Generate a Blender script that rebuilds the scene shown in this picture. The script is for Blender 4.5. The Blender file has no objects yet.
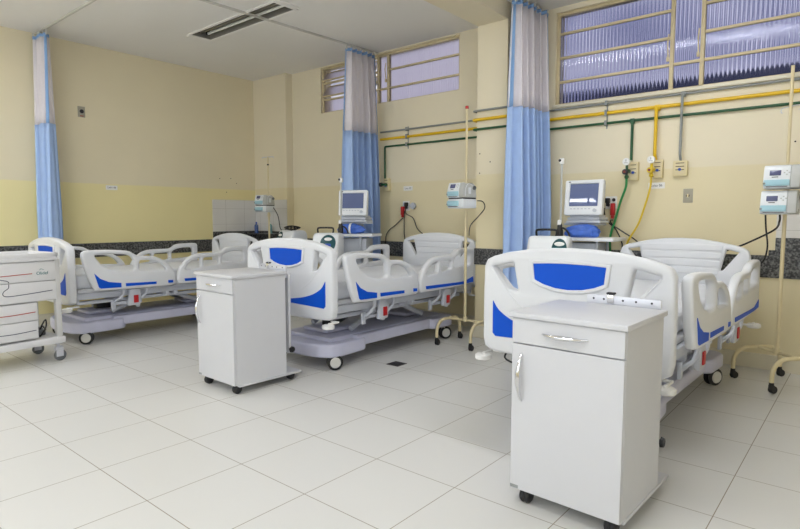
import bpy, bmesh, math, random
from mathutils import Vector, Matrix, noise

random.seed(7)
PI = math.pi
SC = bpy.context.scene
COL = SC.collection


# ------------------------------------------------------------------ materials
def lin(c):
    return tuple((v / 12.92 if v <= 0.04045 else ((v + 0.055) / 1.055) ** 2.4) for v in c)


def rgb(r, g, b):
    return lin((r / 255, g / 255, b / 255))


def mat(name, col, rough=0.5, metal=0.0, var=0.03, scale=8.0, bump=0.0, bscale=60.0, spec=0.5, **kw):
    """Principled material whose colour wavers a little with noise (object space)."""
    m = bpy.data.materials.new(name)
    m.use_nodes = True
    nt = m.node_tree
    b = nt.nodes['Principled BSDF']
    b.inputs['Roughness'].default_value = rough
    b.inputs['Metallic'].default_value = metal
    b.inputs['Specular IOR Level'].default_value = spec
    for k, v in kw.items():
        b.inputs[k].default_value = v
    tc = nt.nodes.new('ShaderNodeTexCoord')
    nz = nt.nodes.new('ShaderNodeTexNoise')
    nz.inputs['Scale'].default_value = scale
    nz.inputs['Detail'].default_value = 3
    nt.links.new(tc.outputs['Object'], nz.inputs['Vector'])
    mr = nt.nodes.new('ShaderNodeMapRange')
    mr.inputs['From Min'].default_value = 0.3
    mr.inputs['From Max'].default_value = 0.7
    mr.inputs['To Min'].default_value = 1 - var
    mr.inputs['To Max'].default_value = 1 + var
    nt.links.new(nz.outputs['Fac'], mr.inputs['Value'])
    mx = nt.nodes.new('ShaderNodeVectorMath')
    mx.operation = 'SCALE'
    mx.inputs[0].default_value = col[:3]
    nt.links.new(mr.outputs['Result'], mx.inputs['Scale'])
    nt.links.new(mx.outputs['Vector'], b.inputs['Base Color'])
    if bump:
        n2 = nt.nodes.new('ShaderNodeTexNoise')
        n2.inputs['Scale'].default_value = bscale
        n2.inputs['Detail'].default_value = 4
        nt.links.new(tc.outputs['Object'], n2.inputs['Vector'])
        bp = nt.nodes.new('ShaderNodeBump')
        bp.inputs['Strength'].default_value = bump
        bp.inputs['Distance'].default_value = 0.01
        nt.links.new(n2.outputs['Fac'], bp.inputs['Height'])
        nt.links.new(bp.outputs['Normal'], b.inputs['Normal'])
    return m


def wall_mat(name, up, low, zline):
    """Two-tone wall paint: the lower dado is another colour, with a hand-cut edge."""
    m = mat(name, up, 0.62, var=0.025, scale=1.3, bump=0.05, bscale=35)
    nt = m.node_tree
    b = nt.nodes['Principled BSDF']
    tc = [n for n in nt.nodes if n.type == 'TEX_COORD'][0]
    sx = nt.nodes.new('ShaderNodeSeparateXYZ')
    nt.links.new(tc.outputs['Object'], sx.inputs[0])
    nz = nt.nodes.new('ShaderNodeTexNoise')
    nz.inputs['Scale'].default_value = 9
    nt.links.new(tc.outputs['Object'], nz.inputs['Vector'])
    ad = nt.nodes.new('ShaderNodeMath'); ad.operation = 'MULTIPLY_ADD'
    ad.inputs[1].default_value = 0.012
    nt.links.new(nz.outputs['Fac'], ad.inputs[0])
    nt.links.new(sx.outputs['Z'], ad.inputs[2])
    mr = nt.nodes.new('ShaderNodeMapRange')
    mr.inputs['From Min'].default_value = zline
    mr.inputs['From Max'].default_value = zline + 0.012
    nt.links.new(ad.outputs[0], mr.inputs['Value'])
    mix = nt.nodes.new('ShaderNodeMix'); mix.data_type = 'RGBA'
    mix.inputs['A'].default_value = (*low, 1)
    mix.inputs['B'].default_value = (*up, 1)
    nt.links.new(mr.outputs['Result'], mix.inputs['Factor'])
    sc = [n for n in nt.nodes if n.type == 'VECT_MATH'][0]
    nt.links.new(mix.outputs['Result'], sc.inputs[0])
    return m


def floor_mat():
    m = bpy.data.materials.new('floor_tiles')
    m.use_nodes = True
    nt = m.node_tree
    L = nt.links.new
    b = nt.nodes['Principled BSDF']
    tc = nt.nodes.new('ShaderNodeTexCoord')
    sx = nt.nodes.new('ShaderNodeSeparateXYZ')
    L(tc.outputs['Object'], sx.inputs[0])

    def mth(op, a, bb=None, cc=None):
        n = nt.nodes.new('ShaderNodeMath'); n.operation = op
        for i, v in enumerate((a, bb, cc)):
            if v is None: continue
            if isinstance(v, (int, float)): n.inputs[i].default_value = v
            else: L(v, n.inputs[i])
        return n.outputs[0]
    ds = []
    for ax in ('X', 'Y'):
        u = mth('DIVIDE', sx.outputs[ax], 0.5)
        f = mth('FRACT', mth('ADD', u, 20.5))
        ds.append(mth('ABSOLUTE', mth('SUBTRACT', f, 0.5)))
    d = mth('MINIMUM', ds[0], ds[1])
    mr = nt.nodes.new('ShaderNodeMapRange')
    mr.inputs['From Min'].default_value = 0.0028
    mr.inputs['From Max'].default_value = 0.0052
    L(d, mr.inputs['Value'])
    # per-tile tone
    fl = nt.nodes.new('ShaderNodeVectorMath'); fl.operation = 'SNAP'
    fl.inputs[1].default_value = (0.5, 0.5, 10)
    L(tc.outputs['Object'], fl.inputs[0])
    wn = nt.nodes.new('ShaderNodeTexWhiteNoise')
    L(fl.outputs['Vector'], wn.inputs['Vector'])
    nz = nt.nodes.new('ShaderNodeTexNoise'); nz.inputs['Scale'].default_value = 2.2
    nz.inputs['Detail'].default_value = 4
    L(tc.outputs['Object'], nz.inputs['Vector'])
    tone = mth('ADD', mth('MULTIPLY_ADD', wn.outputs['Value'], 0.014, 0.963), mth('MULTIPLY', nz.outputs['Fac'], 0.05))
    vs = nt.nodes.new('ShaderNodeVectorMath'); vs.operation = 'SCALE'
    vs.inputs[0].default_value = rgb(216, 214, 209)
    L(tone, vs.inputs['Scale'])
    mix = nt.nodes.new('ShaderNodeMix'); mix.data_type = 'RGBA'
    mix.inputs['A'].default_value = (*rgb(150, 139, 122), 1)
    L(vs.outputs['Vector'], mix.inputs['B'])
    L(mr.outputs['Result'], mix.inputs['Factor'])
    L(mix.outputs['Result'], b.inputs['Base Color'])
    rr = mth('MULTIPLY_ADD', mr.outputs['Result'], -0.45, 0.75)
    L(mth('ADD', rr, mth('MULTIPLY', nz.outputs['Fac'], 0.12)), b.inputs['Roughness'])
    bp = nt.nodes.new('ShaderNodeBump'); bp.inputs['Strength'].default_value = 0.25
    bp.inputs['Distance'].default_value = 0.002
    L(mr.outputs['Result'], bp.inputs['Height'])
    L(bp.outputs['Normal'], b.inputs['Normal'])
    return m


def granite_mat():
    m = mat('granite', rgb(72, 72, 74), 0.3, var=0.1, scale=20)
    nt = m.node_tree
    tc = [n for n in nt.nodes if n.type == 'TEX_COORD'][0]
    v = nt.nodes.new('ShaderNodeTexNoise')
    v.inputs['Scale'].default_value = 55
    v.inputs['Detail'].default_value = 6
    nt.links.new(tc.outputs['Object'], v.inputs['Vector'])
    cr = nt.nodes.new('ShaderNodeValToRGB')
    e = cr.color_ramp.elements
    e[0].position, e[0].color = 0.42, (*rgb(46, 46, 48), 1)
    e[1].position, e[1].color = 0.66, (*rgb(128, 128, 126), 1)
    nt.links.new(v.outputs['Fac'], cr.inputs['Fac'])
    nt.links.new(cr.outputs['Color'], nt.nodes['Principled BSDF'].inputs['Base Color'])
    return m


def splash_mat():
    m = mat('white_wall_tile', rgb(226, 222, 216), 0.22, var=0.015)
    nt = m.node_tree
    tc = [n for n in nt.nodes if n.type == 'TEX_COORD'][0]
    sx = nt.nodes.new('ShaderNodeSeparateXYZ'); nt.links.new(tc.outputs['Object'], sx.inputs[0])
    outs = []
    add = nt.nodes.new('ShaderNodeMath'); add.operation = 'ADD'
    nt.links.new(sx.outputs['X'], add.inputs[0]); nt.links.new(sx.outputs['Y'], add.inputs[1])
    for src, per in ((add.outputs[0], 0.33), (sx.outputs['Z'], 0.235)):
        dv = nt.nodes.new('ShaderNodeMath'); dv.operation = 'DIVIDE'; dv.inputs[1].default_value = per
        nt.links.new(src, dv.inputs[0])
        fr = nt.nodes.new('ShaderNodeMath'); fr.operation = 'FRACT'; nt.links.new(dv.outputs[0], fr.inputs[0])
        outs.append(fr.outputs[0])
    mn = nt.nodes.new('ShaderNodeMath'); mn.operation = 'MINIMUM'
    nt.links.new(outs[0], mn.inputs[0]); nt.links.new(outs[1], mn.inputs[1])
    gt = nt.nodes.new('ShaderNodeMath'); gt.operation = 'GREATER_THAN'; gt.inputs[1].default_value = 0.014
    nt.links.new(mn.outputs[0], gt.inputs[0])
    mix = nt.nodes.new('ShaderNodeMix'); mix.data_type = 'RGBA'
    mix.inputs['A'].default_value = (*rgb(190, 186, 178), 1)
    mix.inputs['B'].default_value = (*rgb(226, 223, 218), 1)
    nt.links.new(gt.outputs[0], mix.inputs['Factor'])
    nt.links.new(mix.outputs['Result'], nt.nodes['Principled BSDF'].inputs['Base Color'])
    return m


def net_mat():
    m = mat('curtain_net', rgb(252, 246, 250), 0.8, var=0.02, scale=40)
    nt = m.node_tree
    b = nt.nodes['Principled BSDF']
    tr = nt.nodes.new('ShaderNodeBsdfTransparent')
    mx = nt.nodes.new('ShaderNodeMixShader'); mx.inputs[0].default_value = 0.62
    nt.links.new(tr.outputs[0], mx.inputs[1]); nt.links.new(b.outputs[0], mx.inputs[2])
    nt.links.new(mx.outputs[0], nt.nodes['Material Output'].inputs['Surface'])
    return m


def emit_mat(name, col, s):
    m = bpy.data.materials.new(name); m.use_nodes = True
    nt = m.node_tree
    for n in list(nt.nodes):
        if n.type != 'OUTPUT_MATERIAL': nt.nodes.remove(n)
    e = nt.nodes.new('ShaderNodeEmission')
    e.inputs[0].default_value = (*col, 1); e.inputs[1].default_value = s
    nt.links.new(e.outputs[0], nt.nodes['Material Output'].inputs['Surface'])
    return m


M = {}
M['floor'] = floor_mat()
M['wall_left'] = wall_mat('wall_paint_yellow_dado', rgb(234, 222, 190), rgb(240, 227, 170), 1.705)
M['wall'] = wall_mat('wall_paint_cream', rgb(234, 223, 196), rgb(231, 218, 180), 1.725)
M['ceiling'] = mat('ceiling_paint', rgb(240, 237, 233), 0.8, var=0.02, scale=0.8)
M['granite'] = granite_mat()
M['splash'] = splash_mat()
M['skirt'] = mat('ivory_skirting', rgb(222, 214, 192), 0.35)
M['winframe'] = mat('cream_window_paint', rgb(212, 196, 158), 0.5, var=0.05, scale=20)
M['glass'] = mat('fluted_glass', rgb(206, 208, 230), 0.07, var=0.01, **{'Transmission Weight': 1.0, 'IOR': 1.35})
M['milk'] = mat('milky_fluted_glass', rgb(230, 224, 232), 0.35, var=0.01, **{'Transmission Weight': 1.0, 'IOR': 1.2})
M['bedwhite'] = mat('bed_white_plastic', rgb(224, 225, 228), 0.38, var=0.01)
M['bedblue'] = mat('bed_blue_plastic', rgb(0, 82, 205), 0.45, var=0.02, spec=0.25)
M['bedgrey'] = mat('bed_lilac_grey_plastic', rgb(204, 204, 224), 0.4, var=0.02)
M['bedsteel'] = mat('bed_painted_steel', rgb(200, 203, 212), 0.4, var=0.02)
M['mattress'] = mat('mattress_vinyl', rgb(228, 230, 236), 0.5, var=0.02, bump=0.05, bscale=20)
M['black'] = mat('black_rubber', rgb(28, 28, 30), 0.5, var=0.1)
M['blackcable'] = mat('black_cable', rgb(26, 24, 24), 0.45, var=0.05)
M['hub'] = mat('caster_hub', rgb(214, 212, 206), 0.4)
M['red'] = mat('red_plastic', rgb(186, 30, 34), 0.4)
M['knobred'] = mat('dark_red_plastic', rgb(120, 36, 26), 0.45)
M['lam'] = mat('white_laminate', rgb(206, 206, 209), 0.42, var=0.008)
M['lamedge'] = mat('laminate_edge', rgb(214, 210, 200), 0.5)
M['chrome'] = mat('chrome', rgb(225, 225, 228), 0.14, 1.0, var=0.01)
M['alu'] = mat('aluminium', rgb(214, 215, 222), 0.35, 0.35, var=0.02)
M['cart'] = mat('cart_white_enamel', rgb(226, 225, 226), 0.4, var=0.01)
M['cartrim'] = mat('cart_grey_post', rgb(206, 205, 203), 0.4, var=0.01)
M['castgrey'] = mat('grey_caster', rgb(112, 116, 120), 0.4, 0.3)
M['linered'] = mat('red_line', rgb(186, 66, 52), 0.5)
M['linenavy'] = mat('navy_line', rgb(40, 44, 72), 0.5)
M['seam'] = mat('dark_seam', rgb(96, 94, 92), 0.6)
M['teal'] = mat('teal_print', rgb(38, 120, 124), 0.5)
M['cream'] = mat('cream_enamel', rgb(222, 207, 166), 0.4, var=0.03)
M['creambox'] = mat('cream_outlet_box', rgb(230, 216, 172), 0.5, var=0.03)
M['pumpwhite'] = mat('pump_white', rgb(226, 229, 232), 0.4, var=0.01)
M['pumpgrey'] = mat('pump_grey_side', rgb(186, 187, 184), 0.45, var=0.02)
M['pumpblue'] = mat('pump_pale_blue_door', rgb(164, 204, 216), 0.35, var=0.02)
M['lcd'] = mat('lcd_grey_blue', rgb(84, 88, 122), 0.2, var=0.03)
M['screen'] = mat('monitor_glass', rgb(100, 112, 152), 0.025, var=0.02)
M['devwhite'] = mat('device_white', rgb(234, 236, 238), 0.4, var=0.01)
M['devgrey'] = mat('device_grey', rgb(196, 200, 208), 0.4, var=0.02)
M['devteal'] = mat('device_dark_teal', rgb(14, 76, 82), 0.3, var=0.05)
M['devblue'] = mat('device_blue', rgb(48, 82, 176), 0.3, var=0.05)
M['curtain'] = mat('blue_curtain', rgb(168, 194, 236), 0.8, var=0.03, scale=14, bump=0.04, bscale=200)
M['band'] = mat('blue_curtain_tape', rgb(132, 168, 214), 0.8)
M['net'] = net_mat()
M['rail'] = mat('rail_grey', rgb(206, 203, 196), 0.45)
M['pgrey'] = mat('pipe_grey', rgb(142, 146, 144), 0.4)
M['pyel'] = mat('pipe_yellow', rgb(232, 190, 30), 0.35)
M['pgreen'] = mat('pipe_green', rgb(30, 84, 50), 0.35)
M['hgreen'] = mat('hose_green', rgb(34, 140, 72), 0.4)
M['hyel'] = mat('hose_yellow', rgb(228, 196, 40), 0.4)
M['plate'] = mat('grey_plate', rgb(170, 164, 146), 0.45)
M['white'] = mat('white_plastic', rgb(238, 237, 234), 0.4)
M['paper'] = mat('white_paper', rgb(240, 238, 234), 0.7)
M['ink'] = mat('black_ink', rgb(46, 44, 50), 0.7)
M['bag'] = mat('blue_bag', rgb(70, 112, 206), 0.4, var=0.12, scale=18, bump=0.5, bscale=24)
M['drain'] = mat('drain_metal', rgb(64, 62, 58), 0.4, 0.6)
M['hole'] = mat('wall_hole', rgb(70, 56, 40), 0.9)
M['tube'] = mat('lamp_tube', rgb(236, 236, 232), 0.25)
M['fixture'] = mat('fixture_reflector', rgb(150, 146, 138), 0.35, 0.4)
M['bottleblue'] = mat('blue_soap', rgb(70, 104, 170), 0.25, **{'Transmission Weight': 0.3})
M['bottleaqua'] = mat('aqua_soap', rgb(140, 184, 186), 0.25, **{'Transmission Weight': 0.3})
M['lamp_on'] = emit_mat('lamp_lit_tube', (0.93, 0.96, 1.0), 26.0)
M['fillpane'] = emit_mat('fill_pane_glow', (.80, .90, 1.0), 1.2)  # glow for the panes of the added, unseen windows
M['outside'] = mat('exterior_render', rgb(62, 70, 104), 0.9, var=0.1, scale=0.6)
M['hedge'] = mat('exterior_dark', rgb(44, 52, 70), 0.9, var=0.3, scale=1.5)


# ------------------------------------------------------------------ mesh builder
class MB:
    def __init__(s):
        s.bm = bmesh.new()

    def box(s, x0, x1, y0, y1, z0, z1, bev=0.0, seg=2, mtx=None):
        t = bmesh.new()
        bmesh.ops.create_cube(t, size=1)
        S = Matrix.Diagonal((x1 - x0, y1 - y0, z1 - z0, 1))
        bmesh.ops.transform(t, matrix=Matrix.Translation(((x0 + x1) / 2, (y0 + y1) / 2, (z0 + z1) / 2)) @ S, verts=t.verts)
        if bev:
            bmesh.ops.bevel(t, geom=list(t.edges), offset=bev, segments=seg, profile=0.5, affect='EDGES')
        s.add(t, mtx)
        return s

    def add(s, t, mtx=None):
        if mtx is not None:
            bmesh.ops.transform(t, matrix=mtx, verts=t.verts)
        me = bpy.data.meshes.new('tmp')
        t.to_mesh(me); t.free()
        s.bm.from_mesh(me)
        bpy.data.meshes.remove(me)
        return s

    def tube(s, path, r, seg=10, closed=False, flat=1.0):
        pts = [Vector(p) for p in path]
        n = len(pts)
        rs = r if isinstance(r, (list, tuple)) else [r] * n
        t = bmesh.new()
        rings = []
        up = None
        for i, p in enumerate(pts):
            if closed:
                d = pts[(i + 1) % n] - pts[i - 1]
            else:
                d = pts[min(i + 1, n - 1)] - pts[max(i - 1, 0)]
            d.normalize()
            if up is None:
                up = Vector((0, 0, 1)) if abs(d.z) < 0.9 else Vector((1, 0, 0))
            a = d.cross(up)
            if a.length < 1e-5:
                a = d.orthogonal()
            a.normalize()
            b = a.cross(d); b.normalize()
            up = b
            rings.append([t.verts.new(p + (a * math.cos(2 * PI * k / seg) * flat + b * math.sin(2 * PI * k / seg)) * rs[i]) for k in range(seg)])
        m = n if closed else n - 1
        for i in range(m):
            A, B = rings[i], rings[(i + 1) % n]
            for k in range(seg):
                t.faces.new((A[k], A[(k + 1) % seg], B[(k + 1) % seg], B[k]))
        if not closed:
            t.faces.new(list(reversed(rings[0])))
            t.faces.new(rings[-1])
        bmesh.ops.recalc_face_normals(t, faces=t.faces)
        return s.add(t)

    def lathe(s, prof, c=(0, 0, 0), axis='Z', seg=24, mtx=None):
        t = bmesh.new()
        rings = []
        for r, z in prof:
            rings.append([t.verts.new((r * math.cos(2 * PI * k / seg), r * math.sin(2 * PI * k / seg), z)) for k in range(seg)])
        for A, B in zip(rings, rings[1:]):
            for k in range(seg):
                t.faces.new((A[k], A[(k + 1) % seg], B[(k + 1) % seg], B[k]))
        t.faces.new(list(reversed(rings[0]))); t.faces.new(rings[-1])
        bmesh.ops.recalc_face_normals(t, faces=t.faces)
        R = Matrix()
        if axis == 'X': R = Matrix.Rotation(PI / 2, 4, 'Y')
        if axis == 'Y': R = Matrix.Rotation(-PI / 2, 4, 'X')
        mm = Matrix.Translation(c) @ R
        if mtx is not None: mm = mtx @ mm
        return s.add(t, mm)

    def cyl(s, p0, p1, r, seg=16):
        return s.tube([p0, p1], r, seg)

    def ball(s, c, r, sc=(1, 1, 1), seg=16):
        t = bmesh.new()
        bmesh.ops.create_uvsphere(t, u_segments=seg, v_segments=seg // 2 + 2, radius=r)
        return s.add(t, Matrix.Translation(c) @ Matrix.Diagonal((*sc, 1)))

    def mesh(s, me, mtx=None):
        t = bmesh.new(); t.from_mesh(me)
        return s.add(t, mtx)

    def plate(s, outline, holes=(), th=0.04, bev=0.01, mtx=None, res=2):
        """A flat shape (2-D outline with holes) given thickness and rounded edges;
        the shape's own x,y,z go through mtx."""
        cu = bpy.data.curves.new('tmpc', 'CURVE')
        cu.dimensions = '2D'; cu.fill_mode = 'BOTH'
        cu.extrude = max(th / 2 - bev, 0); cu.bevel_depth = bev; cu.bevel_resolution = res
        cu.offset = -bev
        for pl in [outline] + list(holes):
            sp = cu.splines.new('POLY')
            sp.points.add(len(pl) - 1)
            for q, (a, b) in zip(sp.points, pl):
                q.co = (a, b, 0, 1)
            sp.use_cyclic_u = True
        ob = bpy.data.objects.new('tmpo', cu)
        COL.objects.link(ob)
        dg = bpy.context.evaluated_depsgraph_get()
        dg.update()
        me = bpy.data.meshes.new_from_object(ob.evaluated_get(dg))
        bpy.data.objects.remove(ob); bpy.data.curves.remove(cu)
        t = bmesh.new(); t.from_mesh(me); bpy.data.meshes.remove(me)
        bmesh.ops.remove_doubles(t, verts=t.verts, dist=1e-5)
        bmesh.ops.recalc_face_normals(t, faces=t.faces)
        return s.add(t, mtx)

    def text(s, body, size, mtx, th=0.0006):
        cu = bpy.data.curves.new('tmpt', 'FONT')
        cu.body = body; cu.size = size; cu.align_x = 'CENTER'; cu.align_y = 'CENTER'; cu.extrude = th
        ob = bpy.data.objects.new('tmpo', cu); COL.objects.link(ob)
        dg = bpy.context.evaluated_depsgraph_get(); dg.update()
        me = bpy.data.meshes.new_from_object(ob.evaluated_get(dg))
        bpy.data.objects.remove(ob); bpy.data.curves.remove(cu)
        t = bmesh.new(); t.from_mesh(me); bpy.data.meshes.remove(me)
        return s.add(t, mtx)

    def build(s, name, m, parent=None, smooth=True, ang=40):
        me = bpy.data.meshes.new(name)
        s.bm.to_mesh(me); s.bm.free()
        me.materials.append(m)
        if smooth:
            for p in me.polygons: p.use_smooth = True
            me.set_sharp_from_angle(angle=math.radians(ang))
        o = bpy.data.objects.new(name, me)
        COL.objects.link(o)
        if parent is not None: o.parent = parent
        return o


def thing(name, label, cat, loc=(0, 0, 0), rz=0.0, group=None):
    o = bpy.data.objects.new(name, None)
    COL.objects.link(o)
    o.empty_display_size = 0.1
    o.location = loc; o.rotation_euler = (0, 0, rz)
    o['label'] = label; o['category'] = cat
    if group: o['group'] = group
    return o


def tag(o, label, cat, group=None):
    o['label'] = label; o['category'] = cat
    if group: o['group'] = group
    return o


def struct(o):
    o['kind'] = 'structure'
    return o


def rounded(pts, rad, n=5):
    """Round the corners of a polygon; rad is a number or one per corner."""
    out = []
    N = len(pts)
    for i in range(N):
        r = rad[i] if isinstance(rad, (list, tuple)) else rad
        p = Vector(pts[i]); a = Vector(pts[i - 1]); b = Vector(pts[(i + 1) % N])
        da, db = a - p, b - p
        if r <= 0 or da.length < 1e-6 or db.length < 1e-6:
            out.append(tuple(p)); continue
        r = min(r, da.length * 0.48, db.length * 0.48)
        p0 = p + da.normalized() * r; p1 = p + db.normalized() * r
        for k in range(n + 1):
            t = k / n
            q = p0 * (1 - t) ** 2 + p * 2 * t * (1 - t) + p1 * t * t
            out.append((q.x, q.y))
    return out


def spline(pts, n=8, closed=False):
    """Catmull-Rom through points of any dimension."""
    P = [Vector(p) for p in pts]
    out = []
    N = len(P)
    rng = range(N if closed else N - 1)
    for i in rng:
        if closed:
            p0, p1, p2, p3 = P[i - 1], P[i], P[(i + 1) % N], P[(i + 2) % N]
        else:
            p0, p1, p2, p3 = P[max(i - 1, 0)], P[i], P[i + 1], P[min(i + 2, N - 1)]
        for k in range(n):
            t = k / n
            out.append(tuple(0.5 * ((2 * p1) + (p2 - p0) * t + (2 * p0 - 5 * p1 + 4 * p2 - p3) * t * t + (3 * p1 - p0 - 3 * p2 + p3) * t ** 3)))
    if not closed: out.append(tuple(P[-1]))
    return out


XZ = Matrix(((1, 0, 0, 0), (0, 0, -1, 0), (0, 1, 0, 0), (0, 0, 0, 1)))     # shape x->x, y->z, its front faces -y
YZ = Matrix(((0, 0, 1, 0), (1, 0, 0, 0), (0, 1, 0, 0), (0, 0, 0, 1)))      # shape x->y, y->z, its front faces +x
T = Matrix.Translation

# ------------------------------------------------------------------ room
XL, XR, YF, YB, ZC = -3.6, 5.8, -3.4, 4.925, 3.4
struct(MB().box(XL - .12, XR + .12, YF - .12, YB + .2, -0.12, 0).build('floor', M['floor'], smooth=False))
# ceiling with the slot of the recessed lamp
LX0, LX1, LY0, LY1 = -2.25, -0.70, 2.975, 3.235
b = MB()
for q in ((XL - .12, LX0, YF - .12, YB + .2), (LX1, XR + .12, YF - .12, YB + .2), (LX0, LX1, YF - .12, LY0), (LX0, LX1, LY1, YB + .2)):
    b.box(*q, ZC, ZC + .16)
struct(b.build('ceiling', M['ceiling'], smooth=False))
struct(MB().box(XL - .12, XL, YF - .12, YB + .2, 0, ZC).build('wall_left', M['wall_left'], smooth=False))
struct(MB().box(XR, XR + .12, YF - .12, YB + .2, 0, ZC).build('wall_right', M['wall'], smooth=False))
struct(MB().box(XL - .12, XR + .12, YF - .12, YF, 0, ZC).build('wall_front', M['wall'], smooth=False))
W1 = (-2.18, 0.19, 2.755, 3.385)
W2 = (1.37, 5.0, 2.43, 3.35)
b = MB()
yb0, yb1 = YB, YB + .2
b.box(XL, W1[0], yb0, yb1, 0, ZC).box(W1[1], W2[0], yb0, yb1, 0, ZC).box(W2[1], XR, yb0, yb1, 0, ZC)
for w in (W1, W2):
    b.box(w[0], w[1], yb0, yb1, 0, w[2]).box(w[0], w[1], yb0, yb1, w[3], ZC)
struct(b.build('wall_back', M['wall'], smooth=False))
PX0, PX1, PY = 0.735, 1.085, 4.45
struct(MB().box(PX0, PX1, PY, YB, 0, ZC).build('pillar_1', M['wall'], smooth=False))
struct(MB().box(PX0, PX1, YF, PY, 3.235, ZC).build('beam_1', M['wall'], smooth=False))
struct(MB().box(XL, -2.81, 4.80, YB, 0, ZC).build('pillar_2', M['wall'], smooth=False))
# granite dado strips
g = 0.012
trims = [
    ('granite', [(XL, XL + g, YF, 4.03, .78, .955)]),
    ('granite', [(XL, XL + g, 4.03, 4.80, .78, 1.068)]),
    ('granite', [(XL + g, -2.81 + g, 4.80 - g, 4.80, .78, 1.068), (-2.81, -2.81 + g, 4.80, YB - g, .78, .955)]),
    ('granite', [(-2.81 + g, PX0 - g, YB - g, YB, .78, .97)]),
    ('granite', [(PX0 - g, PX1 + g, PY - g, PY, .785, .955), (PX0 - g, PX0, PY, YB, .785, .955), (PX1, PX1 + g, PY, YB, .785, .955)]),
    ('granite', [(PX1 + g, 3.30, YB - g, YB, .78, .965), (3.30, 3.345, YB - g, YB, .78, 1.01), (3.345, XR, YB - g, YB, .78, 1.113)]),
    ('splash', [(XL, XL + g * .8, 4.03, 4.80, 1.068, 1.545)]),
    ('splash', [(XL + g, -2.815, 4.80 - g * .8, 4.80, 1.068, 1.545)]),
    ('splash', [(3.345, XR, YB - g * .8, YB, 1.113, 1.435)]),
]
for i, (mm, bx) in enumerate(trims):
    b = MB()
    for q in bx: b.box(*q, bev=0.002, seg=1)
    struct(b.build('trim_%d' % (i + 1), M[mm], smooth=False))
for nm, q in (('left', [(XL, XL + .015, YF, 4.80, 0, .13)]),
              ('back', [(XL + .015, -2.795, 4.785, 4.80, 0, .13), (-2.81, -2.795, 4.80, YB - .015, 0, .13), (-2.795, PX0, YB - .015, YB, 0, .13), (PX0 - .015, PX1 + .015, PY - .015, PY, 0, .13),
                        (PX1, XR, YB - .015, YB, 0, .13)])):
    b = MB()
    for k in q: b.box(*k, bev=0.003, seg=1)
    struct(b.build('baseboard_' + nm, M['skirt'], smooth=False))

# old screw holes in the plaster
def wall_holes(pts, axis, parent):
    for p in pts:
        o = MB().lathe([(.0, 0), (.007, 0), (.006, .002), (.0, .002)], p, axis, 10).build('screw_hole', M['hole'], parent)
        o['kind'] = 'structure'
pil = bpy.data.objects['pillar_1']
wall_holes([(.775, PY - .002, 1.94), (.90, PY - .002, 1.85), (.775, PY - .002, 1.74)], 'Y', pil)
wall_holes([(XL, 4.17, 1.86), (XL, 4.36, 1.87), (XL, 4.46, 1.80), (XL, 4.28, 1.66)], 'X', bpy.data.objects['wall_left'])
wall_holes([(3.44, YB - .002, 1.89)], 'Y', bpy.data.objects['wall_back'])


# ------------------------------------------------------------------ windows
def fluted(x0, x1, z0, z1, pitch=0.034, amp=0.007, th=0.006):
    """Ribbed glass pane as a corrugated sheet with thickness, centred on y=0, local z about 0."""
    t = bmesh.new()
    n = max(4, int((x1 - x0) / pitch * 6))
    rows = []
    for side in (0, 1):
        for z in (z0, z1):
            row = []
            for i in range(n + 1):
                x = x0 + (x1 - x0) * i / n
                y = -amp * abs(math.sin(PI * x / pitch)) if side == 0 else th
                row.append(t.verts.new((x, y, z)))
            rows.append(row)
    a, bq, c, d = rows
    for i in range(n):
        t.faces.new((a[i], a[i + 1], bq[i + 1], bq[i]))
        t.faces.new((c[i + 1], c[i], d[i], d[i + 1]))
        t.faces.new((a[i + 1], a[i], c[i], c[i + 1]))
        t.faces.new((bq[i], bq[i + 1], d[i + 1], d[i]))
    t.faces.new((a[0], bq[0], d[0], c[0])); t.faces.new((a[-1], c[-1], d[-1], bq[-1]))
    bmesh.ops.recalc_face_normals(t, faces=t.faces)
    return t


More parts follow.
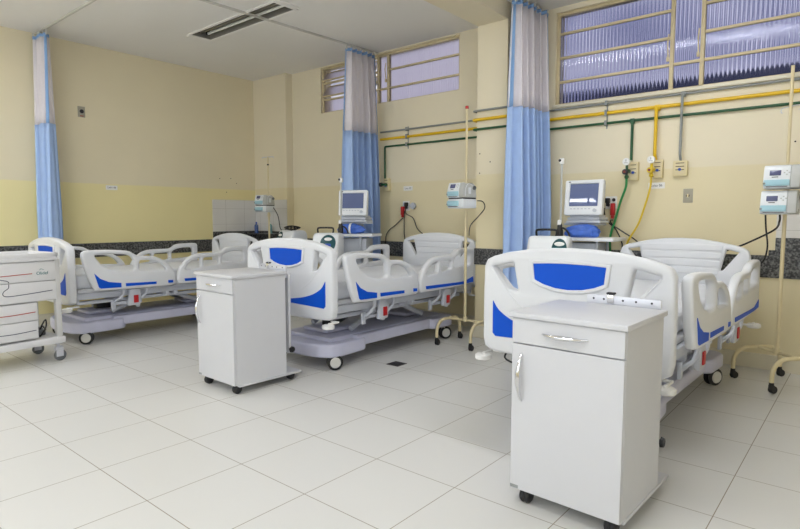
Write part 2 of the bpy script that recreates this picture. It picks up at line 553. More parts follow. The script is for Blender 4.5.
def window(name, w, verts, bars, glass, open_cols=()):
    """verts: mullion x; bars: per column list of z of the horizontal bars."""
    x0, x1, z0, z1 = w
    root = bpy.data.objects.new(name, None); COL.objects.link(root)
    root.location = (x0, YB + .05, z0); struct(root)
    ox, oz = x0, z0
    yc = 0.0
    f = MB()
    fw = .03
    f.box(0, x1 - ox, yc - .02, yc + .03, 0, fw * .5, .003).box(0, x1 - ox, yc - .02, yc + .03, z1 - oz - fw, z1 - oz, .003)
    f.box(0, fw, yc - .02, yc + .03, fw * .5, z1 - oz - fw, .003).box(x1 - ox - fw, x1 - ox, yc - .02, yc + .03, fw * .5, z1 - oz - fw, .003)
    struct(f.build('frame', M['winframe'], root))
    for v in verts:
        struct(MB().box(v - ox - .017, v - ox + .017, yc - .028, yc + .02, fw * .5, z1 - oz - fw, .003).build('mullion', M['winframe'], root))
    edges = [x0 + fw] + [v for v in verts] + [x1 - fw]
    for ci in range(len(edges) - 1):
        a, c = edges[ci], edges[ci + 1]
        if ci > 0: a += .017
        if ci < len(edges) - 2: c -= .017
        zs = [z0 + fw * .5] + sorted(bars[ci]) + [z1 - fw]
        for z in sorted(bars[ci]):
            struct(MB().box(a - ox, c - ox, yc - .022, yc + .012, z - oz - .012, z - oz + .012, .003).build('glazing_bar', M['winframe'], root))
        for k in range(len(zs) - 1):
            p0, p1 = zs[k] + .012, zs[k + 1] - .012
            if k == 0: p0 = zs[0]
            if ci in open_cols and k > 0:
                h = (p1 - p0) / 2
                t = fluted(a - ox, c - ox, -h * .92, h * .92)
                pn = MB().add(t).build('pane', glass, root, ang=80)
                pn.location = (0, yc, (p0 + p1) / 2 - oz)
                pn.rotation_euler = (math.radians(-38), 0, 0)
                fr = MB().box(a - ox, c - ox, -.012, .012, -h * .92 - .012, -h * .92, .002).box(a - ox, c - ox, -.012, .012, h * .92, h * .92 + .012, .002).build('sash', M['winframe'], root)
                fr.location = pn.location; fr.rotation_euler = pn.rotation_euler; struct(fr)
            else:
                pn = MB().add(fluted(a - ox, c - ox, p0 - oz, p1 - oz)).build('pane', glass, root, ang=80)
                pn.location = (0, yc, 0)
            struct(pn)
    # window stay levers
    for v in verts:
        s = MB()
        s.tube([(v - ox - .028, yc - .035, .30), (v - ox - .03, yc - .05, .42), (v - ox - .027, yc - .035, .5)], .006, 8)
        s.box(v - ox - .04, v - ox - .02, yc - .045, yc - .02, .26, .30, .003)
        struct(s.build('stay_lever', M['winframe'], root))
    return root


window('window_1', W1, [-1.10, -0.93], [[2.94, 3.17], [2.94], [2.94, 3.17]], M['milk'], open_cols=(0,))
window('window_2', W2, [2.475, 2.725, 3.85], [[2.66, 2.90, 3.14], [2.66], [2.66, 2.90, 3.14], [2.66, 2.90, 3.14]], M['glass'])
struct(MB().box(W2[0] - .02, W2[1] + .02, YB - .022, YB + .03, W2[2] - .035, W2[2], .006).build('trim_10', M['skirt']))

def fill_window(i, loc, rz, w):  # unseen windows with glowing panes, added to go with the fill lights
    root = bpy.data.objects.new('window_%d' % i, None); COL.objects.link(root)
    root.location = loc; root.rotation_euler = (0, 0, rz); struct(root)
    h = 1.7
    f = MB().box(0, w, -.02, .03, 0, .05).box(0, w, -.02, .03, h - .05, h).box(0, .05, -.02, .03, .05, h - .05).box(w - .05, w, -.02, .03, .05, h - .05)
    struct(f.build('frame', M['winframe'], root, smooth=False))
    for k in (1, 2, 3):
        struct(MB().box(.05, w - .05, -.02, .025, h * k / 4 - .015, h * k / 4 + .015).build('glazing_bar', M['winframe'], root, smooth=False))
    for k in range(4):
        struct(MB().box(.05, w - .05, -.015, -.005, h * k / 4 + .02, h * (k + 1) / 4 - .02).build('pane', M['fillpane'], root, smooth=False))
fill_window(3, (-2.6, YF + .03, 1.05), 0, 3.05)
fill_window(4, (.75, YF + .03, 1.05), 0, 3.05)
fill_window(5, (XR - .03, -2.6, 1.05), PI / 2, 3.0)

# ------------------------------------------------------------------ ceiling lamps
def lamp(name, label, x0, x1, y0, y1, lit, group=None):
    xc, yc = (x0 + x1) / 2, (y0 + y1) / 2
    t = thing(name, label, 'ceiling light', (xc, yc, ZC), 0, group)
    a, c = (x1 - x0) / 2, (y1 - y0) / 2
    if not lit:
        h = MB()
        h.box(-a, a, -c, c, .10, .115)
        h.box(-a, a, -c, -c + .006, 0, .10).box(-a, a, c - .006, c, 0, .10)
        h.box(-a, -a + .006, -c, c, 0, .10).box(a - .006, a, -c, c, 0, .10)
        h.box(-a, a, -.012, .012, .045, .10)
        h.build('housing', M['fixture'], t, smooth=False)
        r = MB()
        r.box(-a - .03, a + .03, -c - .03, -c, -.008, 0).box(-a - .03, a + .03, c, c + .03, -.008, 0)
        r.box(-a - .09, -a, -c, c, -.008, 0).box(a, a + .09, -c, c, -.008, 0)
        r.build('rim', M['ceiling'], t, smooth=False)
        zt = .045
    else:
        MB().box(-a, a, -c, c, -.06, 0, .008).build('housing', M['fixture'], t)
        zt = -.085
    if lit:
        MB().box(-a + .02, a - .02, -c + .015, c - .015, -.072, -.0605, .004).build('diffuser', M['lamp_on'], t)
        return t
    for s in (-1, 1):
        MB().cyl((-a + .05, s * c * .5, zt), (a - .05, s * c * .5, zt), .016, 12).build('tube', M['tube'], t)
        for e in (-1, 1):
            MB().box(e * (a - .05) - .012, e * (a - .05) + .012, s * c * .5 - .02, s * c * .5 + .02, zt - .02, zt + .04, .003).build('lamp_holder', M['black'], t)
    return t


lamp('ceiling_light', 'unlit recessed twin tube ceiling light above the left hand bed', LX0, LX1, LY0, LY1, False)
lit = [(-2.25, -.70, .45), (1.9, 3.45, -.35), (-2.25, -.70, -2.2), (1.9, 3.45, -2.3), (1.95, 3.50, 3.105)]
for i, (x0, x1, yc) in enumerate(lit):
    lamp('ceiling_light', 'lit ceiling light with white diffuser overhead, above the picture', x0, x1, yc - .13, yc + .13, True, 'lit ceiling lights')


# ------------------------------------------------------------------ curtains and their rails
def rail(label, p, q):
    o = MB().box(0, (Vector(q) - Vector(p)).length, -.012, .012, -.022, 0, .003).build('curtain_rail', M['rail'])
    d = Vector(q) - Vector(p)
    o.location = p; o.rotation_euler = (0, 0, math.atan2(d.y, d.x))
    tag(o, label, 'curtain rail')


rail('pale curtain rail on the ceiling running out from the left wall', (XL, 1.80, ZC), (-1.20, 1.80, ZC))
rail('pale curtain rail on the ceiling crossing under the unlit lamp', (-1.08, YB, ZC), (-1.30, -1.5, ZC))
rail('pale curtain rail on the ceiling beside the beam', (1.22, YB, ZC), (1.22, -1.5, ZC))


def curtain(label, p, q, nf, amp, seed, flare=1.0, zsplit=2.34, ztop=3.33, zbot=.32):
    """Gathered ward curtain hung from p to q: net above, blue cloth below, tape at the top."""
    p, q = Vector((*p, 0)), Vector((*q, 0))
    d = (q - p); ln = d.length; d.normalize(); nrm = Vector((-d.y, d.x, 0))
    mid = (p + q) / 2
    rnd = random.Random(seed)
    ph = [rnd.uniform(-.5, .5) for _ in range(nf * 2 + 3)]
    am = [rnd.uniform(.6, 1.25) for _ in range(nf * 2 + 3)]
    root = thing('hospital_curtain', label, 'curtain', (mid.x, mid.y, 0), 0, 'blue ward curtains')

    def pos(u, z):
        k = u * nf
        i = int(k)
        f = k - i
        aa = am[i] * (1 - f) + am[i + 1] * f
        pp = ph[i] * (1 - f) + ph[i + 1] * f
        v = max(0, min(1, (ztop - z) / (ztop - zbot)))
        spread = 1 + (flare - 1) * min(1, v * 2.2)
        w = math.sin(2 * PI * k + pp * (0.6 + v)) + 0.22 * math.sin(4 * PI * k + pp * 5 + v) + 0.16 * math.sin(6 * PI * k + pp * 9)
        along = (u - .5) * ln * spread + 0.012 * math.sin(2 * PI * k * 2 + 1 + pp)
        return d * along + nrm * (amp * aa * w * (0.6 + .8 * min(1, v * 1.5))) + Vector((0, 0, z))

    def sheet(z0, z1, u0=0, u1=1, off=0.0):
        t = bmesh.new()
        nu, nv = int(nf * 14 * (u1 - u0)) + 2, max(2, int((z1 - z0) / .12))
        g = []
        for j in range(nv + 1):
            z = z0 + (z1 - z0) * j / nv
            row = []
            for i in range(nu + 1):
                row.append(t.verts.new(pos(u0 + (u1 - u0) * i / nu, z) + nrm * off))
            g.append(row)
        for j in range(nv):
            for i in range(nu):
                t.faces.new((g[j][i], g[j][i + 1], g[j + 1][i + 1], g[j + 1][i]))
        return t
    def solid(t, name, m, th):
        o = MB().add(t).build(name, m, root, ang=180)
        md = o.modifiers.new('thick', 'SOLIDIFY'); md.thickness = th; md.offset = 0
        return o
    solid(sheet(zsplit, ztop - .035), 'net_panel', M['net'], .0012)
    solid(sheet(zbot, zsplit), 'cloth_panel', M['curtain'], .003)
    solid(sheet(ztop - .035, ztop), 'heading_tape', M['band'], .006)
    for u0, u1 in ((0, .03), (.97, 1)):
        solid(sheet(zsplit, ztop - .035, u0, u1), 'edge_tape', M['band'], .005)
    for i in range(nf + 1):
        c = pos(min(.999, i / nf), ztop - .01)
        MB().box(c.x - .008, c.x + .008, c.y - .008, c.y + .008, ztop - .02, ztop + .045, .002).build('hook', M['rail'], root)
    return root


curtain('blue ward curtain with net top hanging against the left wall', (-3.53, 1.77), (-3.22, 1.80), 5, .058, 3, 1.0)
curtain('blue ward curtain with net top behind the middle bed monitor', (-1.04, 4.32), (-1.04, 4.80), 6, .075, 5, 1.22)
curtain('blue ward curtain with net top in front of the pillar', (1.255, 4.27), (1.30, 4.84), 7, .085, 9, 1.10)


# ------------------------------------------------------------------ hospital beds
def caster_bed(parent, x, y, rz):
    c = MB()
    c.box(x - .02, x + .02, y - .025, y + .025, .10, .150, .006)
    c.lathe([(.018, 0), (.018, .03)], (x, y, .085), seg=14)
    o = c.build('caster', M['hub'], parent)
    R = T((x, y + .012, .066)) @ Matrix.Rotation(rz, 4, 'Z')
    for s in (-1, 1):
        MB().lathe([(.0, -.012), (.052, -.012), (.066, -.006), (.066, .006), (.052, .012), (.0, .012)], (s * .022, 0, 0), 'X', 24, R).build('wheel', M['black'], o)
        MB().lathe([(.0, 0), (.046, 0), (.043, .006), (.0, .006)] if s > 0 else [(.0, -.006), (.043, -.006), (.046, 0), (.0, 0)], (s * .034, 0, 0), 'X', 20, R).build('hub_cap', M['hub'], o)
    return o


def mirror(half):
    """Right half outline (x>=0, from the top centre down) to a closed outline."""
    L = [(-x, z) for x, z in reversed(half) if x > 1e-6]
    return list(half) + L


def make_bed(name, label, x, y, th, dz=0.0):
    t = thing(name, label, 'hospital bed', (x, y, 0), th, 'hospital beds')
    Z = T((0, 0, dz))
    # --- base shroud, waisted in plan
    def sym(h, r):
        return rounded(h + [(-p, q) for p, q in reversed(h)], r)
    bs = MB().plate(sym([(.14, .0), (.29, .03), (.385, .09), (.41, .17), (.385, .50), (.33, .56)], .03), [], .115, .022, T((0, 0, .165)), 3)
    bs.plate(sym([(.365, .42), (.365, 1.62)], .01), [], .10, .018, T((0, 0, .197)), 3)
    bs.plate(sym([(.34, 1.46), (.41, 1.52), (.42, 1.80), (.36, 1.88)], .03), [], .105, .022, T((0, 0, .192)), 3)
    bs.build('base', M['bedgrey'], t)
    tp = MB()
    tp.box(-.30, .30, .16, 1.74, .205, .255, .012)
    tp.box(-.16, .16, .25, .55, .26, .30, .02).box(-.16, .16, 1.35, 1.65, .26, .30, .02)
    tp.build('base_cover', M['bedgrey'], t)
    for sx in (-1, 1):
        for cy in (.135, 1.744):
            caster_bed(t, sx * .36, cy, (-.55 if cy < 1 else -.5))
    # --- lift arms
    for sx in (-1, 1):
        a = MB()
        a.tube([(sx * .25, .45, .29), (sx * .25, .95, .50 + dz)], .026, 8)
        a.tube([(sx * .25, 1.48, .29), (sx * .25, 1.02, .50 + dz)], .026, 8)
        a.build('lift_arm', M['bedsteel'], t)
    m = MB()
    m.tube([(0, .5, .31), (0, 1.0, .47 + dz)], .03, 12)
    m.box(-.05, .05, .38, .52, .28, .36, .01)
    m.build('lift_motor', M['black'], t)
    # --- frame and deck
    f = MB()
    for sx in (-1, 1):
        f.box(sx * .47 - .02, sx * .47 + .02, .0, 2.08, .50 + dz, .56 + dz, .006)
        f.box(sx * .40 - .018, sx * .40 + .018, .06, 1.95, .44 + dz, .475 + dz, .005)
    for cy in (.03, .45, .95, 1.05, 1.55, 2.05):
        f.box(-.49, .49, cy - .02, cy + .02, .46 + dz, .52 + dz, .004)
    f.build('frame', M['bedsteel'], t)
    for y0, y1 in ((.05, .58), (.60, .98), (1.0, 1.2), (1.22, 2.04)):
        MB().box(-.46, .46, y0, y1, .56 + dz, .60 + dz, .012).build('platform_section', M['bedwhite'], t)
    k = MB()
    k.box(-.44, .44, .045, 2.045, .60 + dz, .745 + dz, .045, 4)
    k.build('mattress', M['mattress'], t)
    # --- footboard
    half = [(0, 1.11), (.13, 1.107), (.26, 1.096), (.40, 1.072), (.49, 1.047), (.533, 1.027), (.553, .985), (.558, .80), (.558, .54), (.545, .485), (.505, .462), (.40, .454), (0, .45)]
    ol = mirror(half)
    holes = []
    for s in (1, -1):
        holes.append([(s * a, c) for a, c in rounded([(.352, 1.016), (.490, .985), (.375, .86), (.318, .845)], [.012, .012, .01, .01])])
    fb = MB().plate(ol, holes, .075, .022, Z @ T((0, -.025, 0)) @ XZ, 3).build('footboard', M['bedwhite'], t)
    # raised centre with its rim
    rim_o = [(-.24, 1.035), (-.12, 1.041), (0, 1.043), (.12, 1.041), (.24, 1.035), (.225, .912), (.17, .885), (.09, .864), (0, .857), (-.09, .864), (-.17, .885), (-.225, .912)]
    rim_i = [(-.213, 1.016), (-.11, 1.022), (0, 1.024), (.11, 1.022), (.213, 1.016), (.203, .925), (.15, .902), (.08, .885), (0, .879), (-.08, .885), (-.15, .902), (-.203, .925)]
    MB().plate(rim_o, [rim_i], .016, .006, Z @ T((0, -.066, 0)) @ XZ).build('rim', M['bedwhite'], fb)
    MB().plate(rim_i, [], .008, .0, Z @ T((0, -.064, 0)) @ XZ).build('centre_inset', M['bedblue'], fb)['label'] = 'blue inset'
    for s in (1, -1):
        cv = [(s * .482, .775)] + spline([(s * .482, .775), (s * .435, .715), (s * .345, .665), (s * .22, .628), (s * .06, .603)], 5)[1:]
        sw = cv + [(s * .06, .568), (s * .30, .562), (s * .462, .556), (s * .482, .575)]
        MB().plate(sw, [], .008, .0, Z @ T((0, -.0625, 0)) @ XZ).build('corner_inset', M['bedblue'], fb)['label'] = 'blue corner swoosh'
        # diagonal rib that runs down from the opening
        MB().tube(spline([(s * .490, -.0595, .975 + dz), (s * .40, -.0595, .86 + dz), (s * .31, -.0595, .77 + dz), (s * .20, -.0595, .70 + dz)], 6), .006, 8).build('rib', M['bedwhite'], fb)
    # --- headboard
    half = [(0, 1.11), (.13, 1.105), (.26, 1.088), (.40, 1.058), (.46, 1.040), (.495, 1.015), (.509, .97), (.511, .80), (.511, .56), (.48, .52), (0, .52)]
    holes = []
    for s in (1, -1):
        holes.append([(s * a, c) for a, c in rounded([(.34, 1.022), (.43, 1.003), (.318, .85), (.300, .85)], .008)])
    hb = MB().plate(mirror(half), holes, .05, .016, Z @ T((0, 2.135, 0)) @ XZ, 3).build('headboard', M['bedwhite'], t)
    for k, (zc, w) in enumerate(((1.035, .31), (.97, .305), (.905, .295), (.84, .285))):
        MB().plate(rounded([(-w, zc - .027), (w, zc - .027), (w + .006, zc + .022), (0, zc + .034), (-w - .006, zc + .022)], .012), [], .010, .005, Z @ T((0, 2.109, 0)) @ XZ).build('raised_rib', M['bedwhite'], hb)
    # --- bumpers at the corners
    for sx in (-1, 1):
        for yy, xx in ((-.085, .535), (2.18, .545)):
            bm_ = MB().lathe([(.0, -.006), (.042, -.006), (.05, .0), (.05, .022), (.042, .028), (.0, .028)], (sx * xx, yy, .41 + dz), seg=26)
            yi = .02 if yy < 1 else 2.06
            bm_.box(sx * xx - .008, sx * xx + .008, min(yi, yy), max(yi, yy), .435 + dz, .45 + dz, .004)
            bm_.box(min(sx * .46, sx * (xx + .015)), max(sx * .46, sx * (xx + .008)), yi - .01, yi + .01, .435 + dz, .45 + dz, .004)
            bm_.build('bumper', M['white'], t)
    # --- side rails
    fo = [(.045, .955), (.09, .988), (.25, .992), (.47, .975), (.54, .945), (.60, .914), (.74, .905), (.84, .868), (.93, .80), (.985, .70), (.993, .62), (.965, .585), (.90, .577), (.558, .580), (.20, .588), (.145, .615), (.10, .72), (.06, .86)]
    fh = [[(.155, .945), (.30, .95), (.47, .935), (.520, .915), (.545, .87), (.545, .775), (.50, .765), (.40, .77), (.30, .80), (.22, .85)],
          [(.60, .868), (.72, .866), (.80, .84), (.86, .795), (.895, .745), (.80, .755), (.60, .762)]]
    ho = [(1.008, .63), (1.03, .72), (1.075, .79), (1.13, .845), (1.22, .893), (1.35, .908), (1.54, .908), (1.60, .925), (1.64, .952), (1.70, .966), (1.80, .970), (1.90, .970), (1.955, .962), (1.975, .93), (1.976, .80), (1.972, .64), (1.955, .60), (1.75, .588), (1.36, .583), (1.06, .582), (1.02, .60)]
    hh = [[(1.105, .735), (1.14, .79), (1.20, .832), (1.27, .852), (1.305, .855), (1.305, .755), (1.20, .745)],
          [(1.345, .856), (1.55, .858), (1.55, .772), (1.345, .758)],
          [(1.59, .868), (1.66, .898), (1.75, .912), (1.88, .912), (1.90, .88), (1.90, .79), (1.59, .774)]]
    def sq(l):
        return [(1.0 + (a - 1.0) * .955, c) for a, c in l]
    ho = sq(ho); hh = [sq(q) for q in hh]
    for sx in (-1, 1):
        xo = sx * .58
        for kind, ol_, hl_ in (('foot', fo, fh), ('head', ho, hh)):
            P = Z @ T((xo, 0, 0)) @ YZ
            r = MB().plate(spline(ol_, 3, True), [rounded(h, .03) for h in hl_], .058, .019, P, 3).build('side_rail', M['bedwhite'], t)
            fx = xo + sx * .029
            Pf = Z @ T((fx, 0, 0)) @ YZ
            if kind == 'foot':
                bl = [(.15, .765), (.205, .708), (.285, .670), (.405, .650), (.405, .606), (.205, .611), (.188, .625)]
                st = [(.448, .643), (.77, .633), (.77, .608), (.452, .612)]
                sm_ = [(.90, .638), (.955, .634), (.955, .606), (.90, .608)]
                for q in (bl, st, sm_):
                    MB().plate(q, [], .007, 0, Pf).build('blue_stripe', M['bedblue'], r)['label'] = 'blue stripe'
                ya, yb_ = .40, .68
            else:
                st = [(1.09, .640), (1.60, .630), (1.78, .630), (1.95, .668), (1.955, .610), (1.778, .603), (1.60, .604), (1.10, .610)]
                MB().plate(sq(st), [], .007, 0, Pf).build('blue_stripe', M['bedblue'], r)['label'] = 'blue stripe'
                ya, yb_ = 1.36, 1.66
            # hinge mechanism below the rail
            xi = sx * .47
            xm = sx * .545
            mc = MB()
            for yy in (ya, yb_ - .03):
                mc.tube(spline([(xm, yy + .05, .585 + dz), (xm, yy + .045, .52 + dz), (xm - sx * .01, yy - .01, .47 + dz), (xi, yy - .02, .43 + dz)], 5), .013, 8)
                mc.box(min(xi, xi + sx * .022), max(xi, xi + sx * .022), yy - .05, yy - .005, .37 + dz, .47 + dz, .006)
            mc.box(min(xi, xi + sx * .03), max(xi, xi + sx * .03), ya - .03, yb_ - .02, .415 + dz, .445 + dz, .006)
            mc.plate(rounded([(ya + .09, .40), (ya + .22, .40), (ya + .235, .50), (ya + .215, .57), (ya + .115, .57)], .02), [], .03, .006, Z @ T((xm - sx * .01, 0, 0)) @ YZ)
            mc.build('rail_mechanism', M['bedsteel'], r)
            lv = MB().box(min(xm + sx * .004, xm + sx * .015), max(xm + sx * .004, xm + sx * .015), ya + .15, ya + .20, .425 + dz, .505 + dz, .005)
            lv.build('release_lever', M['red'], r)['label'] = 'red release lever'
    return t


make_bed('hospital_bed', 'white hospital bed with blue insets along the left wall, behind the drawer trolley', -2.46, 1.492, -.005, -.03)
make_bed('hospital_bed', 'white hospital bed with blue insets in the middle, left of the pillar', .175, 2.435, .006)
b3 = make_bed('hospital_bed', 'white hospital bed with blue insets behind the nearest bedside cabinet', 2.678, 2.405, -.021)
o = MB().tube(spline([(-.40, .02, .48), (-.42, -.02, .42), (-.33, -.03, .40), (-.27, .01, .44), (-.30, .03, .49)], 6), .006, 6).build('cable', M['blackcable'], b3)


# ------------------------------------------------------------------ bedside cabinets
def bow_handle(parent, p, q, out, name='handle'):
    """Flat bow handle from p to q, belly away along -y."""
    p, q = Vector(p), Vector(q)
    pts, rs = [], []
    for i in range(17):
        u = i / 16
        pts.append(p.lerp(q, u) + Vector((0, -out * math.sin(PI * u) ** .7 - .002, 0)))
        rs.append(.0045 + .006 * math.sin(PI * u) ** 1.5)
    o = MB().tube(pts, rs, 10).build(name, M['chrome'], parent)
    o['label'] = 'chrome bow handle'
    return o


def make_cabinet(label, x, y, th):
    W, D, H, zb = .494, .461, .872, .072
    t = thing('bedside_cabinet', label, 'bedside cabinet', (x, y, 0), th, 'bedside cabinets')
    MB().box(-W, 0, .019, D, zb, H - .024, .0015, 1).build('body', M['lam'], t)
    MB().box(-W - .013, .013, -.014, D + .012, H - .024, H, .004).build('top', M['lam'], t)
    MB().box(-W - .004, .004, .04, D + .145, zb - .016, zb, .003).build('base_plate', M['lam'], t)
    dr = MB().box(-W + .001, -.001, 0, .018, .736, H - .027, .002, 1).build('drawer', M['lam'], t)
    bow_handle(dr, (-W / 2 - .10, 0, .79), (-W / 2 + .10, 0, .79), .032)
    do = MB().box(-W + .001, -.001, 0, .018, zb, .731, .002, 1).build('door', M['lam'], t)
    bow_handle(do, (-W + .05, 0, .48), (-W + .05, 0, .69), .032)
    MB().box(-W + .003, -W + .042, -.001, .001, zb + .004, zb + .018).build('sticker', M['pgrey'], do)['label'] = 'small grey sticker'
    for cx, cy in ((-W + .058, .05), (-.05, .05), (-W + .07, D + .08), (-.06, D + .08)):
        c = MB()
        c.ball((cx - .008, cy, .034), .034, (.62, 1, 1), 18)
        c.ball((cx + .012, cy, .034), .034, (.55, 1, 1), 18)
        c.box(cx - .014, cx + .016, cy - .018, cy + .018, .035, zb - .016, .004)
        c.build('caster', M['black'], t)
    # the folded overbed leaf hung on the back, with its slide bar and clamp
    lf = MB().box(-W + .03, -.03, D + .050, D + .070, .22, H - .03, .003).build('overbed_leaf', M['lam'], t)
    k = MB().lathe([(.0, 0), (.012, .0), (.012, .018), (.026, .02), (.022, .034), (.0, .034)], (-.03, D + .06, .25), 'X', 8)
    k.build('clamp_knob', M['black'], lf)
    br = MB().box(-.365, -.02, D + .020, D + .032, H - .022, H + .040, .004)
    br.box(-.10, -.04, D + .030, D + .052, H - .06, H - .02, .002).box(-.27, -.21, D + .030, D + .052, H - .06, H - .02, .002)
    br = br.build('slide_bar', M['alu'], t)
    for hx in (-.33, -.28, -.19, -.13, -.06):
        MB().lathe([(.0, 0), (.005, 0), (.005, .002), (.0, .002)], (hx, D + .0185, H + .022), 'Y', 10).build('bolt_hole', M['ink'], br)
    cl = MB().box(-.265, -.232, D + .014, D + .040, H + .004, H + .046, .004).build('clamp', M['chrome'], br)
    MB().box(-.268, -.229, D + .013, D + .042, H + .046, H + .056, .004).build('clamp_cap', M['ink'], br)
    return t


make_cabinet('large white bedside cabinet with drawer and door nearest in front of the beds', 3.26, 1.535, -.029)
make_cabinet('smaller looking white bedside cabinet on casters before the middle bed', .512, 1.624, -.023)


# ------------------------------------------------------------------ drawer trolley on the left
def make_cart():
    t = thing('medical_trolley', 'white drawer trolley with red and navy lines at the left edge', 'trolley', (-1.555, 1.245, 0), math.radians(6))
    Lc, Dc = .80, .50          # runs to -y and -x from its far front corner
    tr = MB()
    tr.box(-Dc - .01, .012, -Lc, -.024, .905, .945, .012)
    tr.box(-Dc - .01, .012, -.054, -.024, .94, .975, .006).box(-.014, .012, -Lc, -.024, .94, .975, .006)
    tr.box(-Dc - .01, -Dc + .014, -Lc, -.024, .94, .975, .006).box(-Dc - .01, .012, -Lc, -Lc + .03, .94, .975, .006)
    tr.build('top_tray', M['cart'], t)
    MB().box(-Dc, -.02, -Lc + .03, -.056, .555, .904, .004).build('upper_case', M['cart'], t)
    MB().box(-Dc, -.02, -Lc + .03, -.205, .235, .552, .004).build('lower_case', M['cart'], t)
    def drawer(y0, y1, z0, z1):
        return MB().box(-.02, 0, y0, y1, z0, z1, .004).build('drawer', M['cart'], t)
    d1 = drawer(-Lc + .03, -.046, .735, .900)
    d2 = drawer(-Lc + .03, -.046, .562, .729)
    d3 = drawer(-Lc + .03, -.207, .40, .550)
    d4 = drawer(-Lc + .03, -.207, .245, .394)
    def line(par, pts, m, r=.0035):
        MB().tube(spline([(.0008, a, c) for a, c in pts], 8), r, 6).build('print_line', m, par)
    line(d1, [(-.70, .765), (-.55, .79), (-.40, .797), (-.235, .802)], M['linered'])
    line(d1, [(-.70, .79), (-.52, .775), (-.43, .755), (-.415, .737)], M['linenavy'], .003)
    line(d2, [(-.415, .727), (-.42, .695), (-.455, .668), (-.46, .64), (-.42, .625), (-.25, .632), (-.08, .645)], M['linenavy'], .003)
    line(d3, [(-.70, .47), (-.55, .463), (-.40, .462), (-.225, .47)], M['linered'])
    line(d4, [(-.70, .318), (-.55, .308), (-.40, .302), (-.225, .312)], M['linenavy'], .003)
    lg = MB().text('Olidef', .038, T((.0012, -.155, .800)) @ YZ)
    lg.tube(spline([(.001, -.175, .828), (.001, -.165, .838), (.001, -.152, .834), (.001, -.14, .83)], 5), .0018, 6)
    lg.build('logo', M['teal'], d1)
    for px, py in ((-.028, -.03), (-Dc + .03, -.03), (-.028, -Lc + .05), (-Dc + .03, -Lc + .05)):
        MB().box(px - .026, px + .026, py - .022, py + .022, .20, .915, .004).build('post', M['cartrim'], t)
    MB().box(-Dc, .004, -Lc + .02, .012, .165, .222, .006).build('bottom_shelf', M['cart'], t)
    for px, py in ((-.04, -.035), (-Dc + .04, -.035), (-.04, -Lc + .06), (-Dc + .04, -Lc + .06)):
        c = MB()
        c.box(px - .026, px + .026, py - .03, py + .03, .155, .165, .003)
        c.lathe([(.014, 0), (.014, .03)], (px, py, .128), seg=12)
        for s in (-1, 1): c.box(px + s * .022 - .003, px + s * .022 + .003, py - .028, py + .032, .04, .13, .002)
        c.box(px - .025, px + .025, py - .028, py + .03, .118, .132, .004)
        c.box(px + .02, px + .045, py - .012, py + .012, .088, .10, .003)
        o = c.build('caster', M['alu'], t)
        MB().lathe([(.0, -.016), (.04, -.016), (.05, -.009), (.05, .009), (.04, .016), (.0, .016)], (px, py + .012, .05), 'X', 24).build('wheel', M['castgrey'], o)
    return t


cart = make_cart()
ca = math.radians(6)
def cartp(x, y, z):
    return (-1.555 + x * math.cos(ca) - y * math.sin(ca), 1.245 + x * math.sin(ca) + y * math.cos(ca), z)
o = MB().box(-.09, .09, -.045, .045, 0, .05, .008).box(-.07, .07, -.035, .035, .048, .066, .006).build('power_unit', M['castgrey'])
o.location = cartp(-.27, -.125, .2225); o.rotation_euler = (0, 0, ca + .15)
tag(o, 'grey power unit lying on the lower shelf of the drawer trolley', 'power unit')
o = MB().tube(spline([(-.03, -.02, .012), (.015, -.03, .014), (.03, .01, .09), (.01, .02, .15), (-.02, .01, .12), (-.01, -.02, .07), (.025, -.015, .10), (.01, .015, .06)], 8), .006, 8).build('coiled_cable', M['blackcable'])
o.location = cartp(-.105, -.125, .2235); o.rotation_euler = (0, 0, ca)
tag(o, 'black looped cable on the lower shelf of the drawer trolley', 'cable')


# ------------------------------------------------------------------ drip stands and infusion pumps
def arch(p, q, h, r=.018):
    p, q = Vector(p), Vector(q)
    pts = []
    L = (q - p).length
    d = (q - p).normalized()
    c = .12
    pts.append(p)
    pts.append(p + Vector((0, 0, h - c - p.z)))
    for k in range(1, 7):
        a = PI / 2 * k / 6
        pts.append(p + Vector((0, 0, h - c - p.z)) + d * c * (1 - math.cos(a)) + Vector((0, 0, c * math.sin(a))))
    for k in range(0, 7):
        a = PI / 2 * k / 6
        pts.append(q + Vector((0, 0, h - c - q.z)) - d * c * (1 - math.cos(PI / 2 - a)) + Vector((0, 0, c * math.sin(PI / 2 - a))))
    pts.append(q)
    return pts


